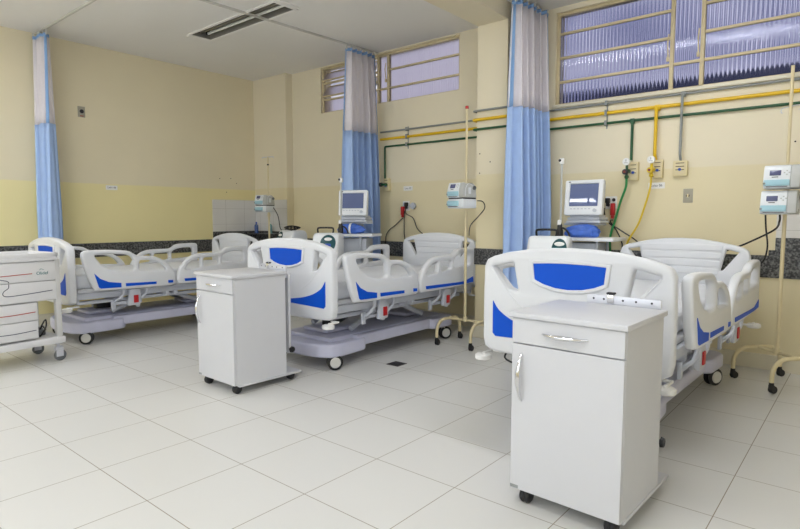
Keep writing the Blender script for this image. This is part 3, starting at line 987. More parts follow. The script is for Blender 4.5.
def drip_stand(label, x, y, rz, ztop, wide=.40, deep=.41, h=.25, cap=None, tbar=False, hooks=()):
    t = thing('drip_stand', label, 'drip stand', (x, y, 0), rz, 'drip stands')
    for s in (-1, 1):
        a = MB().tube(arch((s * wide / 2, -deep / 2, .055), (s * wide / 2, deep / 2, .055), h), .016, 12).build('arch_leg', M['cream'], t)
        for e in (-1, 1):
            cx, cy = s * wide / 2, e * deep / 2
            c = MB()
            for w in (-1, 1):
                c.lathe([(.0, -.008), (.022, -.008), (.028, -.003), (.028, .003), (.022, .008), (.0, .008)], (cx + w * .011, cy + .012, .028), 'X', 18)
            c.box(cx - .017, cx + .017, cy - .014, cy + .018, .03, .062, .006)
            c.lathe([(.017, 0), (.017, .03)], (cx, cy, .05), seg=12)
            c.build('caster', M['black'], a)
    MB().tube([(-wide / 2, 0, h), (wide / 2, 0, h)], .012, 10).build('crossbar', M['cream'], t)
    p = MB().tube([(0, 0, h - .012), (0, 0, ztop * .62)], .014, 12).tube([(0, 0, ztop * .60), (0, 0, ztop)], .0115, 12)
    p.lathe([(.022, 0), (.022, .05)], (0, 0, ztop * .60), seg=12).lathe([(.024, 0), (.024, .04)], (0, 0, h - .01), seg=12)
    p.build('pole', M['cream'], t)
    if cap:
        MB().lathe([(.0, 0), (.017, 0), (.017, .022), (.012, .028), (.0, .028)], (0, 0, ztop - .006), seg=14).build('cap', M[cap], t)['label'] = 'red end cap'
    if tbar:
        b = MB().tube([(-.11, 0, ztop - .02), (-.10, 0, ztop), (.10, 0, ztop), (.11, 0, ztop - .02)], .006, 8)
        b.build('hook_bar', M['alu'], t)
        MB().lathe([(.014, 0), (.014, .02)], (0, 0, ztop - .12), seg=12).build('knob', M['black'], t)
    for hx, hz in hooks:
        s = 1 if hx > 0 else -1
        MB().tube(spline([(0, 0, hz), (s * .05, 0, hz), (s * .085, 0, hz - .005), (s * .09, 0, hz - .03), (s * .075, 0, hz - .035)], 5), .0035, 6).build('hook', M['alu'], t)
    return t


drip_stand('cream wheeled drip stand with red cap between middle bed and pillar', .853, 4.08, 0, 2.343, cap='red')
drip_stand('cream wheeled drip stand at right edge carrying two stacked pumps', 3.444, 4.47, math.radians(-43), 2.395, hooks=((-.1, 2.10), (.1, 2.10)))
drip_stand('cream drip stand with hook bar in far corner carrying one pump', -2.825, 4.47, .2, 2.15, tbar=True)


def pump(label, x, y, z, rz, W=.224, Dp=.19, two=False, cx=0.0):
    """Volumetric pump: sloped display on top, pale blue door below, grey moulded side."""
    t = thing('infusion_pump', label, 'infusion pump', (x, y, z), rz, 'infusion pumps')
    H = .176 if not two else .237
    zl = .095 if two else 0.0
    prof = [(-Dp / 2, zl + .005), (-Dp / 2, zl + .08), (-Dp / 2 + .022, zl + .15), (-Dp / 2 + .035, H - .004), (Dp / 2 - .05, H), (Dp / 2 - .01, H - .03), (Dp / 2, zl + .01), (Dp / 2 - .01, zl)]
    PR = Matrix(((0, 0, 1, 0), (1, 0, 0, 0), (0, 1, 0, 0), (0, 0, 0, 1)))
    MB().plate(rounded(prof, .01), [], W - .06, .006, T((-.03, 0, 0)) @ PR).build('case', M['pumpwhite'], t)
    MB().plate(rounded(prof, .012), [], .06, .008, T((W / 2 - .03, 0, 0)) @ PR).build('side_case', M['pumpgrey'], t)
    fy = -Dp / 2
    # sloped face: screen and keys
    sl = Matrix.Rotation(math.radians(-17.4), 4, 'X')
    F = T((0, fy + .011, zl + .115)) @ sl
    s = MB().box(-.075, -.005, -.004, .002, -.020, .020, .002, mtx=F).build('display', M['lcd'], t)
    for kx, kz in ((.015, 0), (.03, .014), (.03, -.014), (.045, 0)):
        MB().box(kx - .005, kx + .005, -.003, .002, kz - .004, kz + .004, .001, mtx=F).build('key', M['pumpgrey'], t)
    tx = MB().box(-.06, -.02, -.003, .002, -.034, -.029, mtx=F).build('print', M['ink'], t)
    dz_ = [(zl + .022, zl + .066)] + ([(.022, .07)] if two else [])
    if two:
        MB().box(-W / 2, W / 2, fy + .004, Dp / 2, 0, .09, .01).build('lower_case', M['pumpwhite'], t)
        MB().box(-W / 2 + .012, W / 2, fy + .012, Dp / 2 - .01, .088, .099).build('gap', M['ink'], t)
    for a, c in dz_:
        d = MB().box(-W / 2 + .004, W / 2 - .062, fy - .008, fy + .01, a, c, .005).build('door', M['pumpblue'], t)
        d['label'] = 'pale blue door'
        MB().box(-W / 2 + .02, W / 2 - .075, fy - .006, fy + .004, a - .009, a - .003, .001).build('slot', M['castgrey'], d)
        MB().box(-W / 2, -W / 2 + .016, fy - .012, fy, a + .012, a + .026, .003).build('latch', M['pgrey'], d)
    g = MB().lathe([(.0, 0), (.02, 0), (.018, .012), (.0, .012)], (W / 2 - .001, Dp / 2 - .035, H - .045), 'X', 16)
    g.build('clamp_knob', M['castgrey'], t)
    r = MB().tube(spline([(W / 2 + .001, fy + .03, zl + .02), (W / 2 + .001, fy + .035, zl + .09), (W / 2 + .001, fy + .07, zl + .135), (W / 2 + .001, Dp / 2 - .06, H - .02)], 6), .003, 6)
    r.build('side_rib', M['pumpwhite'], t)
    MB().box(W / 2 - .002, W / 2 + .003, -.02, .015, zl + .04, zl + .10, .002).build('side_panel', M['pumpwhite'], t)
    # pole clamp behind
    MB().box(cx - .03, cx + .03, Dp / 2 - .004, Dp / 2 + .022, H * .35, H * .65, .004).build('pole_clamp', M['castgrey'], t)
    return t


pump('white infusion pump with blue door, upper of two on right drip stand', 3.437, 4.340, 1.487, -.02, Dp=.19)
pump('white infusion pump with blue door, lower of two on right drip stand', 3.425, 4.335, 1.303, -.02, Dp=.19)
pump('white double infusion pump on red capped drip stand by the pillar', 0.905, 3.926, 1.368, math.radians(-14), Dp=.18, two=True, cx=-.075)
pump('white double infusion pump on drip stand in the far corner', -2.755, 4.35, 1.355, math.radians(6), Dp=.18, two=True)


def cable(name, label, pts, r=.006, m='blackcable', cat='cable', group=None):
    o = MB().tube(spline(pts, 8), r, 8).build(name, M[m])
    return tag(o, label, cat, group)


cable('hanging_cable', 'black power cable curling down from pump on red capped stand', [(1.045, 3.985, 1.44), (1.06, 4.06, 1.43), (1.03, 4.14, 1.37), (.94, 4.17, 1.29), (.875, 4.13, 1.20), (.872, 4.11, 1.10)], .005)
cable('hanging_cable', 'black power cable from corner drip stand pump to ventilator', [(-2.625, 4.40, 1.42), (-2.60, 4.46, 1.30), (-2.55, 4.46, 1.12), (-2.45, 4.45, 1.10), (-2.24, 4.36, 1.14), (-2.19, 4.30, 1.128)], .006)
cable('hanging_cable', 'black power cable drooping from right pumps to the bed head', [(3.42, 4.40, 1.30), (3.42, 4.40, 1.25), (3.36, 4.62, 1.18), (3.15, 4.72, 1.06), (2.98, 4.72, .98), (2.86, 4.66, .86), (2.84, 4.66, .78)], .007)
cable('hanging_cable', 'black power cable hanging straight from right pumps then behind rail', [(3.33, 4.40, 1.30), (3.335, 4.42, 1.2), (3.335, 4.55, 1.05), (3.30, 4.62, .93), (3.22, 4.68, .88), (3.18, 4.70, .80)], .006)


# ------------------------------------------------------------------ patient monitors on their trolleys
def monitor_trolley(label, x, y, rz, w=.70, zs=1.062):
    zt = zs + .165
    t = thing('monitor_trolley', label, 'monitor trolley', (x, y, 0), rz, 'monitor trolleys')
    MB().box(-w / 2, w / 2, -.18, .18, zs, zs + .032, .008).build('shelf', M['devwhite'], t)
    for lx in (-w / 2 + .16, w / 2 - .16):
        for ly in (-.13, .13):
            MB().tube([(lx, ly, .10), (lx, ly, zs + .004)], .013, 10).build('leg', M['devgrey'], t)
    MB().box(-.17, .17, -.10, .14, .45, zs - .02, .01).build('cabinet', M['devgrey'], t)
    MB().box(-.25, .25, -.17, .17, .085, .115, .008).build('base', M['devwhite'], t)
    for lx in (-.21, .21):
        for ly in (-.14, .14):
            c = MB().lathe([(.0, -.012), (.034, -.012), (.04, -.006), (.04, .006), (.034, .012), (.0, .012)], (lx, ly, .04), 'X', 18).box(lx - .017, lx + .017, ly - .015, ly + .015, .05, .09, .004)
            c.build('caster', M['black'], t)
    MB().box(-.05, .05, .10, .15, zs + .03, zt - .005, .006).build('column', M['devgrey'], t)
    MB().box(-.17, .17, -.05, .15, zt - .02, zt, .005).build('upper_tray', M['devgrey'], t)
    return t


def monitor(label, x, y, rz, z=1.228, w=.36, H1=.39):
    t = thing('patient_monitor', label, 'patient monitor', (x, y, z), rz, 'patient monitors')
    bs = MB()
    bs.box(-.165, .165, -.10, .13, 0, .024, .006).box(-.155, .155, -.095, .13, .030, .054, .006).box(-.14, .14, -.07, .11, .02, .075, .006)
    bs.build('module_base', M['devgrey'], t)
    H0 = .060
    tilt = T((0, 0, H0)) @ Matrix.Rotation(math.radians(-7), 4, 'X')
    fr = [(-w / 2, 0), (w / 2, 0), (w / 2 + .004, H1 - H0), (-w / 2 - .004, H1 - H0)]
    hole = [(-w / 2 + .043, .085), (w / 2 - .043, .085), (w / 2 - .043, H1 - H0 - .035), (-w / 2 + .043, H1 - H0 - .035)]
    MB().plate(rounded(fr, .018), [rounded(hole, .004)], .05, .01, tilt @ T((0, -.10, 0)) @ XZ).build('bezel', M['devwhite'], t)
    MB().box(-w / 2 + .03, w / 2 - .03, -.085, .04, .01, H1 - H0 - .012, .02, mtx=tilt).build('case', M['devwhite'], t)
    MB().box(-w / 2 + .041, w / 2 - .041, -.112, -.106, .083, H1 - H0 - .033, mtx=tilt).build('screen', M['screen'], t)
    kb = MB().lathe([(.0, 0), (.017, 0), (.015, .018), (.0, .018)], (0, 0, 0), 'Y', 18, tilt @ T((w / 2 - .06, -.143, .042)))
    kb.build('dial', M['devgrey'], t)
    for i in range(6):
        MB().box(-w / 2 + .06 + i * .035, -w / 2 + .08 + i * .035, -.128, -.123, .055, .063, .001, mtx=tilt).build('button', M['devgrey'], t)
    MB().box(-w / 2 + .03, -w / 2 + .05, -.128, -.124, H1 - H0 - .022, H1 - H0 - .014, mtx=tilt).build('badge', M['ink'], t)
    return t


def blue_bundle(label, x, y, z, rz, sx, sy, sz, seed, band=False):
    t = thing('blue_bundle', label, 'wrapped bundle', (x, y, z), rz, 'blue wrapped bundles')
    q = bmesh.new()
    bmesh.ops.create_icosphere(q, subdivisions=4, radius=1)
    for v in q.verts:
        n = noise.noise(v.co * 1.7 + Vector((seed, 0, 0))) * .26 + noise.noise(v.co * 4.5 + Vector((0, seed, 0))) * .14
        c = v.co * (1 + n)
        c.z = max(c.z, -.78)
        v.co = Vector((math.copysign(abs(c.x) ** .8, c.x) * sx, math.copysign(abs(c.y) ** .85, c.y) * sy, (c.z + .78) * sz))
    MB().add(q).build('cloth_wrap', M['bag'], t, ang=180)
    if band:
        pts = [(0.005, sy * 1.10 * math.cos(a), max(.004, sz * .82 + sz * 1.10 * math.sin(a))) for a in [2 * PI * k / 20 for k in range(20)]]
        MB().tube(pts, .013, 6, True, .3).build('white_band', M['paper'], t)['label'] = 'white band'
    return t


# right hand bed
monitor_trolley('white monitor trolley behind the right hand bed, against the wall', 1.83, 4.62, 0)
monitor('white patient monitor on the trolley behind the right hand bed', 1.865, 4.62, .0)
blue_bundle('blue wrapped bundle under the monitor by the right hand bed', 1.86, 4.505, 1.095, .1, .17, .07, .066, 3.1)
# middle bed
RM = math.radians(24)
monitor_trolley('white monitor trolley before the curtain at the middle bed', -.70, 4.10, RM, w=.54, zs=1.06)
monitor('white patient monitor on the trolley before the middle curtain', -.69, 4.10, RM, z=1.226, w=.345, H1=.355)
blue_bundle('blue wrapped bundle with white band under the middle monitor', -.675, 4.005, 1.093, RM, .165, .062, .063, 8.4, True)


# ------------------------------------------------------------------ ventilators
def ventilator(label, x, y, rz, ztop, mast=0, side=0, coil=False, w=.36, mxy=(.0, .1), pr=1.0):
    t = thing('ventilator', label, 'ventilator', (x, y, 0), rz, 'ventilators')
    d, h = .30, .31
    z0 = ztop - h
    prof = rounded([(-d / 2, z0), (-d / 2, z0 + .10), (-d / 2 + .075, ztop), (d / 2 - .04, ztop), (d / 2, ztop - .05), (d / 2, z0)], [.02, .05, .05, .04, .03, .02])
    PR = Matrix(((0, 0, 1, 0), (1, 0, 0, 0), (0, 1, 0, 0), (0, 0, 0, 1)))
    MB().plate(prof, [], w, .03, PR, 3).build('case', M['devwhite'], t)
    # control panel on the sloped front
    sl = math.atan2(.075, .21)
    F = T((side * .07, -d / 2 + .037, z0 + .200)) @ Matrix.Rotation(-sl, 4, 'X') @ XZ
    ov = [(.088 * pr * math.cos(a), .096 * math.sin(a) * (1.0 if math.sin(a) > 0 else 1.15)) for a in [2 * PI * k / 28 for k in range(28)]]
    p = MB().plate(ov, [], .012, .004, F).build('control_panel', M['devteal'], t)
    p['label'] = 'dark teal control panel'
    MB().plate(rounded([(-.04, -.07), (.04, -.07), (.035, -.005), (-.035, -.005)], .012), [], .015, .003, F).build('screen', M['devblue'], p)
    MB().plate([(.045 * math.cos(a), .045 + .02 * math.sin(a)) for a in [2 * PI * k / 20 for k in range(20)]], [], .015, .003, F).build('dial_ring', M['white'], p)
    hp = MB()
    if coil:
        for k in range(4):
            hp.tube([(.03 + (.10 + .012 * k) * math.cos(a), .0 + (.065 + .008 * k) * math.sin(a), ztop + .012 + .011 * k + .012 * math.sin(2 * a + k)) for a in [2 * PI * j / 24 for j in range(24)]], .007, 6, True)
        hp.build('cable_coil', M['blackcable'], t)
    else:
        hp.tube(spline([(-.12, .03, ztop - .01), (-.125, .03, ztop + .04), (-.10, .03, ztop + .055), (.03, .03, ztop + .055), (.055, .03, ztop + .04), (.05, .03, ztop - .01)], 6), .010, 8)
        hp.build('handle', M['black'], t)
    MB().tube([(0, .03, .08), (0, .03, z0 + .01)], .035, 14).build('column', M['devgrey'], t)
    MB().box(-w / 2, w / 2, -.17, .18, .075, .105, .012).build('base', M['devwhite'], t)
    for lx in (-w / 2 + .04, w / 2 - .04):
        for ly in (-.13, .14):
            MB().lathe([(.0, -.012), (.032, -.012), (.038, -.006), (.038, .006), (.032, .012), (.0, .012)], (lx, ly, .038), 'X', 18).box(lx - .015, lx + .015, ly - .015, ly + .015, .05, .08, .004).build('caster', M['black'], t)
    if mast:
        mx, my = mxy
        MB().tube([(mx, my, ztop - .03), (mx, my, mast)], .009, 10).build('mast', M['pumpgrey'], t)
        MB().box(mx - .018, mx + .018, my - .016, my + .016, mast - .03, mast + .02, .004).build('mast_clip', M['white'], t)
        MB().ball((mx - .016, my - .012, mast), .013).build('mast_tip', M['black'], t)
        hm = MB().lathe([(.0, 0), (.03, 0), (.03, .055), (.022, .075), (.022, .10), (.014, .13), (.0, .13)], (mx, my - .03, ztop - .005), seg=16)
        hm.tube(spline([(mx, my - .03, ztop + .08), (mx + .05, my - .035, ztop + .06), (mx + .08, my - .04, ztop + .02), (mx + .09, my - .05, ztop - .005)], 5), .009, 8)
        hm.build('humidifier', M['black'], t)
        MB().lathe([(.0, 0), (.019, 0), (.019, .04), (.0, .045)], (mx - .004, my - .035, ztop + .10), seg=14).build('humidifier_cap', M['white'], t)
    return t


ventilator('white ventilator with teal panel and black handle by right monitor trolley', 1.735, 4.10, math.radians(14), 1.115, mast=1.79, side=1.5, mxy=(.075, .10), pr=.75)
ventilator('white ventilator with oval teal panel in front of the middle curtain', -.675, 3.64, math.radians(30), 1.11, mast=1.70, w=.30, side=.5, mxy=(.125, .11))
ventilator('white ventilator with a black cable coil on top, beside the left bed head', -2.02, 4.22, math.radians(-6), 1.11, side=-1.5, coil=True, pr=.7)


# ------------------------------------------------------------------ medical gas pipes and outlets
yo = YB - .022
def pipe_path(z, xa, xb, down=None, dy=0.0):
    y1 = yo - dy; y2 = PY - .022 - dy
    pts = []
    if down: pts += [(xa, y1, down)]
    pts += [(xa, y1, z), (PX0 - .03, y1, z), (PX0 - .03, y2, z), (PX1 + .018, y2, z), (PX1 + .018, y1, z), (xb, y1, z)]
    return pts


def bent(pts, r, mb):
    """Tube with small bends at the corners of the path."""
    P = [Vector(p) for p in pts]
    out = [P[0]]
    for i in range(1, len(P) - 1):
        a = (P[i - 1] - P[i]); c = (P[i + 1] - P[i])
        k = min(.02, a.length * .4, c.length * .4)
        p0, p1 = P[i] + a.normalized() * k, P[i] + c.normalized() * k
        for j in range(5):
            t = j / 4
            out.append(p0 * (1 - t) ** 2 + P[i] * 2 * t * (1 - t) + p1 * t * t)
    out.append(P[-1])
    mb.tube(out, r, 10)
    return mb


ZG, ZY, ZN = 2.378, 2.287, 2.190
m_ = bent(pipe_path(ZG, -1.02, 5.0), .011, MB()); bent([(2.60, yo, ZG), (2.60, yo - .036, ZG - .035), (2.60, yo - .036, 1.84), (2.60, yo - .004, 1.79)], .012, m_)
m_.box(2.58, 2.62, yo - .016, yo + .016, ZG - .03, ZG + .018, .006)
tag(m_.build('gas_pipe', M['pgrey']), 'grey gas pipe, topmost of three along the window wall', 'pipe', 'wall gas pipes')
m_ = bent(pipe_path(ZY, -1.02, 5.0, dy=.0), .0165, MB()); bent([(2.385, yo, ZY), (2.385, yo - .034, ZY - .04), (2.385, yo - .034, 1.86), (2.385, yo - .004, 1.81)], .0155, m_)
m_.box(2.36, 2.41, yo - .02, yo + .02, ZY - .035, ZY + .02, .008)
tag(m_.build('gas_pipe', M['pyel']), 'yellow gas pipe, middle of three along the window wall', 'pipe', 'wall gas pipes')
m_ = bent(pipe_path(ZN, -.945, 5.0, down=1.78), .012, MB()); bent([(2.165, yo, ZN), (2.165, yo - .001, 1.82)], .0125, m_)
m_.box(2.145, 2.185, yo - .016, yo + .016, ZN - .03, ZN + .018, .006)
tag(m_.build('gas_pipe', M['pgreen']), 'green gas pipe, lowest of three along the window wall', 'pipe', 'wall gas pipes')
for cx, lb in ((-.572, 'grey pipe clamp on the wall above the middle bed'), (1.918, 'grey pipe clamp on the wall above the right hand monitor')):
    c = MB().box(-.006, .006, .0, .004, -.24, .035, .001)
    for dz_, r in ((0, .017), (ZY - ZG, .022), (ZN - ZG, .018)):
        c.box(-.012, .012, -.046, -.038, dz_ - r - .006, dz_ + r + .006, .002)
        c.box(-.012, .012, -.040, 0, dz_ + r, dz_ + r + .006, .001).box(-.012, .012, -.040, 0, dz_ - r - .006, dz_ - r, .001)
    o = c.build('pipe_clamp', M['pgrey']); o.location = (cx, YB - .004, ZG)
    tag(o, lb, 'pipe clamp', 'pipe clamps')


def gas_outlet(label, x, z, w, h):
    t = thing('gas_outlet', label, 'gas outlet', (x, YB, z), 0, 'wall gas outlets')
    MB().box(-w / 2, w / 2, -.045, 0, -h / 2, h / 2, .006).build('box', M['creambox'], t)
    MB().box(-w / 2 + .008, w / 2 - .008, -.048, -.044, -h / 2 + .012, h / 2 - .010, .002).build('face_plate', M['cream'], t)
    s = MB()
    for k in (-1, 0, 1): s.box(-w * .30, w * .30, -.0495, -.0475, h * .22 * k + h * .12 - .003, h * .22 * k + h * .12 + .003)
    s.build('print', M['hole'], t)
    MB().lathe([(.0, 0), (.013, 0), (.013, .012), (.0, .012)], (0, -.056, -h * .08), 'Y', 16).build('port', M['devblue'], t)
    return t


gas_outlet('cream gas outlet box on the wall at the end of the green pipe', 2.195, 1.715, .085, .17)
gas_outlet('cream gas outlet box on the wall below the yellow pipe', 2.41, 1.725, .085, .165)
gas_outlet('cream gas outlet box with no valve below the grey pipe', 2.60, 1.72, .118, .135)
gas_outlet('cream gas outlet box on the wall beside the middle curtain', -.905, 1.70, .085, .165)


def regulator(label, x, z, body, knob):
    t = thing('gas_regulator', label, 'gas regulator', (x, YB - .05, z), 0, 'gas regulators')
    b = MB().lathe([(.0, 0), (.02, 0), (.02, .05), (.0, .05)], (0, -.055, 0), 'Y', 16)
    b.tube([(0, -.055, -.075), (0, -.055, .07)], .012, 10)
    b.ball((0, -.055, -.055), .02)
    b.build('valve_body', M[body], t)
    MB().lathe([(.0, 0), (.022, 0), (.026, .01), (.026, .035), (.018, .042), (.0, .042)], (-.005, -.105, -.01), 'Y', 16).build('knob', M[knob], t)
    MB().lathe([(.0, 0), (.012, 0), (.012, .004), (.0, .004)], (-.005, -.1085, -.01), 'Y', 14).build('knob_centre', M['knobred'], t)
    g = MB().lathe([(.0, 0), (.033, 0), (.034, .02), (.0, .02)], (0, -.085, .085), 'Y', 22).build('gauge', M['white'], t)
    n = MB().box(-.002, .002, -.0865, -.0845, .085, .105).box(-.016, .016, -.0865, -.0845, .072, .075)
    n.build('needle', M['ink'], g)
    return t


regulator('green gas regulator with white dial under the green pipe', 2.155, 1.715, 'pgreen', 'ink')
regulator('yellow gas regulator with white dial under the yellow pipe', 2.375, 1.72, 'hyel', 'hyel')
r_ = thing('gas_valve', 'dark green gas valve on outlet beside middle curtain', 'gas valve', (-.885, YB - .05, 1.70))
MB().lathe([(.0, 0), (.014, 0), (.014, .05), (.0, .05)], (0, -.055, 0), 'Y', 14).tube([(-.055, -.055, 0), (.03, -.055, 0)], .016, 10).build('valve_body', M['pgreen'], r_)
MB().lathe([(.0, 0), (.026, 0), (.026, .025), (.0, .025)], (-.07, -.055, 0), 'X', 14).build('knob', M['ink'], r_)
cable('gas_hose', 'green hose hanging from the green regulator behind monitor', [(2.155, 4.82, 1.64), (2.15, 4.82, 1.56), (2.10, 4.83, 1.42), (2.05, 4.85, 1.25), (2.01, 4.85, 1.10), (2.01, 4.86, .95), (2.03, 4.86, .75), (2.03, 4.87, .3), (2.05, 4.85, .02), (2.12, 4.83, .014)], .011, 'hgreen', 'hose')
cable('gas_hose', 'yellow hose hanging from the yellow regulator behind the bed', [(2.375, 4.82, 1.645), (2.37, 4.82, 1.55), (2.33, 4.83, 1.40), (2.27, 4.84, 1.22), (2.19, 4.85, 1.08), (2.14, 4.86, .96), (2.13, 4.86, .80), (2.14, 4.87, .3), (2.17, 4.85, .02), (2.25, 4.83, .012)], .009, 'hyel', 'hose')


# ------------------------------------------------------------------ electrical outlets, signs, switches
def power_outlet(label, x, z, extra=False):
    t = thing('power_outlet', label, 'power outlet', (x, YB, z), 0, 'power outlets')
    MB().box(-.055, .055, -.012, 0, -.06, .06, .004).build('plate', M['white'], t)
    for px in (-.026, .026):
        for pz in (-.022, .026):
            MB().lathe([(.0, 0), (.017, 0), (.015, .004), (.0, .004)], (px, -.0155, pz), 'Y', 16).build('socket', M['ink'] if not extra else M['devgrey'], t)
    return t


power_outlet('white power outlet with black sockets beside right monitor', 1.985, 1.425)
power_outlet('white power outlet on the wall above the middle bed', -.600, 1.425, True)
o = MB().lathe([(.0, 0), (.04, 0), (.04, .03), (.03, .036), (.0, .036)], (0, -.036, 0), 'Y', 20).lathe([(.0, 0), (.022, 0), (.022, .005), (.0, .005)], (0, -.040, 0), 'Y', 16).build('round_socket', M['devgrey'])
o.location = (-.478, YB, 1.425); tag(o, 'round grey wall socket right of the middle outlet', 'socket')


def plug(label, x, z, m, h=.075, y=YB - .0125):
    o = MB().box(-.019, .019, -.045, 0, -h, .018, .007).box(-.012, .012, -.038, -.006, -h - .03, -h + .006, .004).build('power_plug', M[m])
    o.location = (x, y - .003, z); tag(o, label, 'power plug', 'power plugs')
    return o


plug('red power plug in the outlet beside the right monitor', 2.012, 1.40, 'red', .10)
plug('black power plug in the outlet beside the right monitor', 1.960, 1.45, 'black', .03)
plug('red power plug in the outlet above the middle bed', -.632, 1.40, 'red', .09)
plug('black power plug in the outlet above the middle bed', -.575, 1.45, 'black', .03)
yw = YB - .03
cable('hanging_cable', 'black cable looping from red plug behind right monitor', [(2.012, yw, 1.255), (1.99, yw, 1.24), (2.06, yw, 1.14), (2.11, yw, 1.02), (2.09, yw, .92), (2.075, yw, .8)], .006)
cable('hanging_cable', 'black cable hanging from right outlet toward the bed head', [(1.935, yw - .012, 1.37), (1.945, yw - .05, 1.35), (1.965, yw - .065, 1.28), (2.0, yw - .024, 1.215), (2.06, yw - .018, 1.18), (2.14, yw - .018, 1.13), (2.22, yw - .014, 1.08), (2.28, yw, 1.03), (2.42, yw, .95), (2.45, yw, .8)], .006)
cable('hanging_cable', 'black cable from the middle outlet drooping left to the monitor', [(-.634, yw, 1.272), (-.66, yw, 1.255), (-.76, yw, 1.18), (-.86, yw, 1.12), (-.92, yw, 1.04), (-.925, yw, .9)], .006)
cable('hanging_cable', 'black cable from the middle outlet hanging straight down', [(-.61, yw, 1.36), (-.605, yw - .01, 1.28), (-.615, yw, 1.10), (-.60, yw, .98), (-.605, yw, .8)], .006)
cable('hanging_cable', 'black cable from the middle outlet curving right behind headboard', [(-.575, yw - .01, 1.40), (-.57, yw - .02, 1.33), (-.47, yw, 1.27), (-.40, yw, 1.14), (-.30, yw, 1.07), (-.18, yw, 1.02), (-.10, yw, .9)], .006)


def bed_sign(label, body, x, y, z, rz, w=.145, h=.056):
    t = thing('bed_sign', label, 'sign', (x, y, z), rz, 'bed number signs')
    MB().box(-w / 2, w / 2, -.002, 0, -h / 2, h / 2).build('paper', M['paper'], t)
    MB().text(body, .031, T((0, -.0026, 0)) @ XZ, .0003).build('lettering', M['ink'], t)


bed_sign('small white sign reading Leito 06 under yellow pipe outlet', 'Leito 06', 2.395, YB, 1.575, 0)
bed_sign('small white sign reading Leito 07 above the middle outlet', 'Leito 07', -.575, YB, 1.645, 0)
bed_sign('small white sign reading Leito 08 on the yellow left wall', 'Leito 08', XL, 2.59, 1.662, PI / 2)

t = thing('light_switch', 'grey switch plate on the wall below the outlet boxes', 'switch', (2.667, YB, 1.475))
MB().box(-.04, .04, -.008, 0, -.062, .062, .003).build('plate', M['plate'], t)
MB().lathe([(.0, 0), (.014, 0), (.014, .008), (.0, .008)], (0, -.0155, 0), 'Y', 16).build('surround', M['hole'], t).scale = (1, 1, 1)
MB().box(-.007, .007, -.02, -.008, -.016, .016, .003).build('rocker', M['cream'], t)
t = thing('call_button', 'grey call button plate on the upper left wall', 'switch', (XL, 2.265, 2.575), PI / 2)
MB().box(-.042, .042, -.008, 0, -.065, .065, .003).build('plate', M['plate'], t)
MB().lathe([(.0, 0), (.024, 0), (.022, .01), (.0, .01)], (0, -.017, .005), 'Y', 18).build('button', M['ink'], t)
MB().box(-.02, .02, -.010, -.006, -.055, -.045).build('print', M['linered'], t)

# ------------------------------------------------------------------ floor drain, ledge and bottles
t = thing('floor_drain', 'dark square floor drain grate set in the white tiles', 'floor drain', (.815, 3.06, 0))
MB().box(-.066, .066, -.066, .066, -.002, .003, .001).build('frame', M['drain'], t)
s = MB()
for k in range(6): s.box(-.055, .055, -.052 + k * .02, -.044 + k * .02, .002, .005)
s.build('grate', M['ink'], t)
o = MB().box(-.36, .36, -.16, 0, 0, .022, .003).build('granite_shelf', M['granite']); o.location = (-3.21, 4.788, 1.012)
tag(o, 'dark granite shelf in the far corner under white tiles', 'shelf')


def bottle(label, x, y, m, capm, h=.15, r=.03):
    t = thing('soap_bottle', label, 'bottle', (x, y, 1.034), 0, 'bottles on the corner shelf')
    MB().lathe([(.0, 0), (r, 0), (r, h * .72), (r * .8, h * .82), (r * .35, h * .88), (r * .35, h * .95), (.0, h * .95)], seg=18).build('body', M[m], t)
    MB().lathe([(.0, 0), (r * .42, 0), (r * .42, h * .16), (.0, h * .16)], (0, 0, h * .93), seg=14).build('cap', M[capm], t)


bottle('blue soap bottle on the granite shelf in the far corner', -3.45, 4.70, 'bottleblue', 'devblue', .16)
bottle('aqua soap bottle on the granite shelf in the far corner', -3.10, 4.70, 'bottleaqua', 'white', .16)

# ------------------------------------------------------------------ outside the windows
struct(MB().box(-1.5, 16, 11.0, 11.4, -2, 3.85).build('exterior_wall', M['outside'], smooth=False))
struct(MB().box(-14, 16, YB + .2, 11.0, -2.2, -2).build('exterior_ground', M['hedge'], smooth=False))

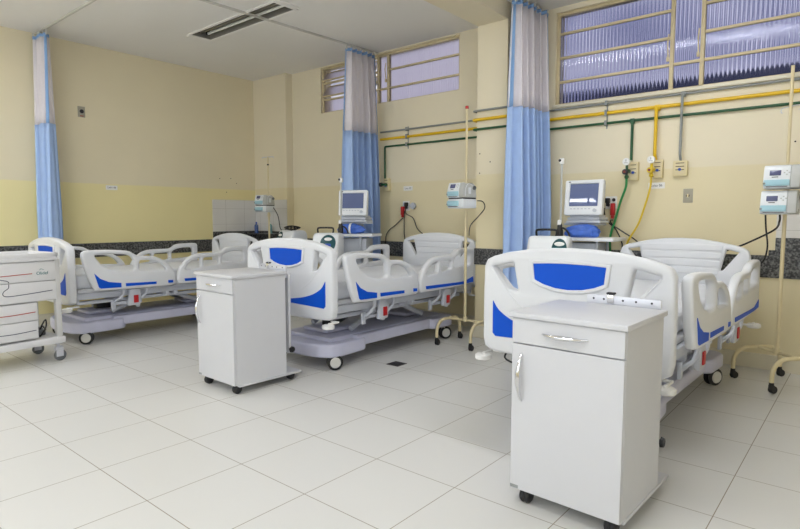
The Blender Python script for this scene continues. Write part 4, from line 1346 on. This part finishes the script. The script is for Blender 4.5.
# ------------------------------------------------------------------ light
w = bpy.data.worlds.new('sky'); SC.world = w; w.use_nodes = True
bg = w.node_tree.nodes['Background']
bg.inputs[1].default_value = 0.85
wt = w.node_tree
wc = wt.nodes.new('ShaderNodeTexCoord'); wn = wt.nodes.new('ShaderNodeTexNoise'); wr = wt.nodes.new('ShaderNodeValToRGB')
wn.inputs['Scale'].default_value = 13.0; wn.inputs['Detail'].default_value = 5
wr.color_ramp.elements[0].position = 0.40; wr.color_ramp.elements[0].color = (0.19, 0.21, 0.37, 1)
wr.color_ramp.elements[1].position = 0.62; wr.color_ramp.elements[1].color = (1.15, 1.13, 1.18, 1)
wt.links.new(wc.outputs['Generated'], wn.inputs['Vector']); wt.links.new(wn.outputs['Fac'], wr.inputs['Fac'])
wt.links.new(wr.outputs['Color'], bg.inputs[0])


def area(name, loc, sx, sy, power, col=(.97, .97, .99), rot=(0, 0, 0)):
    l = bpy.data.lights.new(name, 'AREA'); l.shape = 'RECTANGLE'; l.size = sx; l.size_y = sy
    l.energy = power; l.color = col
    o = bpy.data.objects.new(name, l); COL.objects.link(o); o.location = loc; o.rotation_euler = rot
    return o


# broad soft fill light added at the front wall, behind the camera
area('front_fill_light', (.6, YF + .10, 1.9), 6.4, 1.7, 50, (.86, .94, 1.06), (PI / 2, 0, 0))

area('right_fill_light', (XR - .10, -1.1, 1.9), 3.0, 1.7, 24, (.90, .96, 1.04), (PI / 2, 0, PI / 2))  # extra fill from the right, added to lift left wall and cabinet side

# ------------------------------------------------------------------ camera
cam = bpy.data.cameras.new('camera')
cam.sensor_width = 36; cam.lens = 565.87 / 800 * 36; cam.clip_start = .05
co = bpy.data.objects.new('camera', cam); COL.objects.link(co)
co.location = (3.969, -.657, 1.284)
co.rotation_euler = (math.radians(90 - 4.79), math.radians(-.0), math.radians(39.96))
SC.camera = co
vs = SC.view_settings
vs.view_transform = 'Standard'; vs.look = 'None'; vs.exposure = 0.10; vs.gamma = 1.0; vs.use_curve_mapping = False
try:
    SC.cycles.use_denoising = True
    SC.cycles.max_bounces = 10
    SC.cycles.transparent_max_bounces = 12
except Exception:
    pass
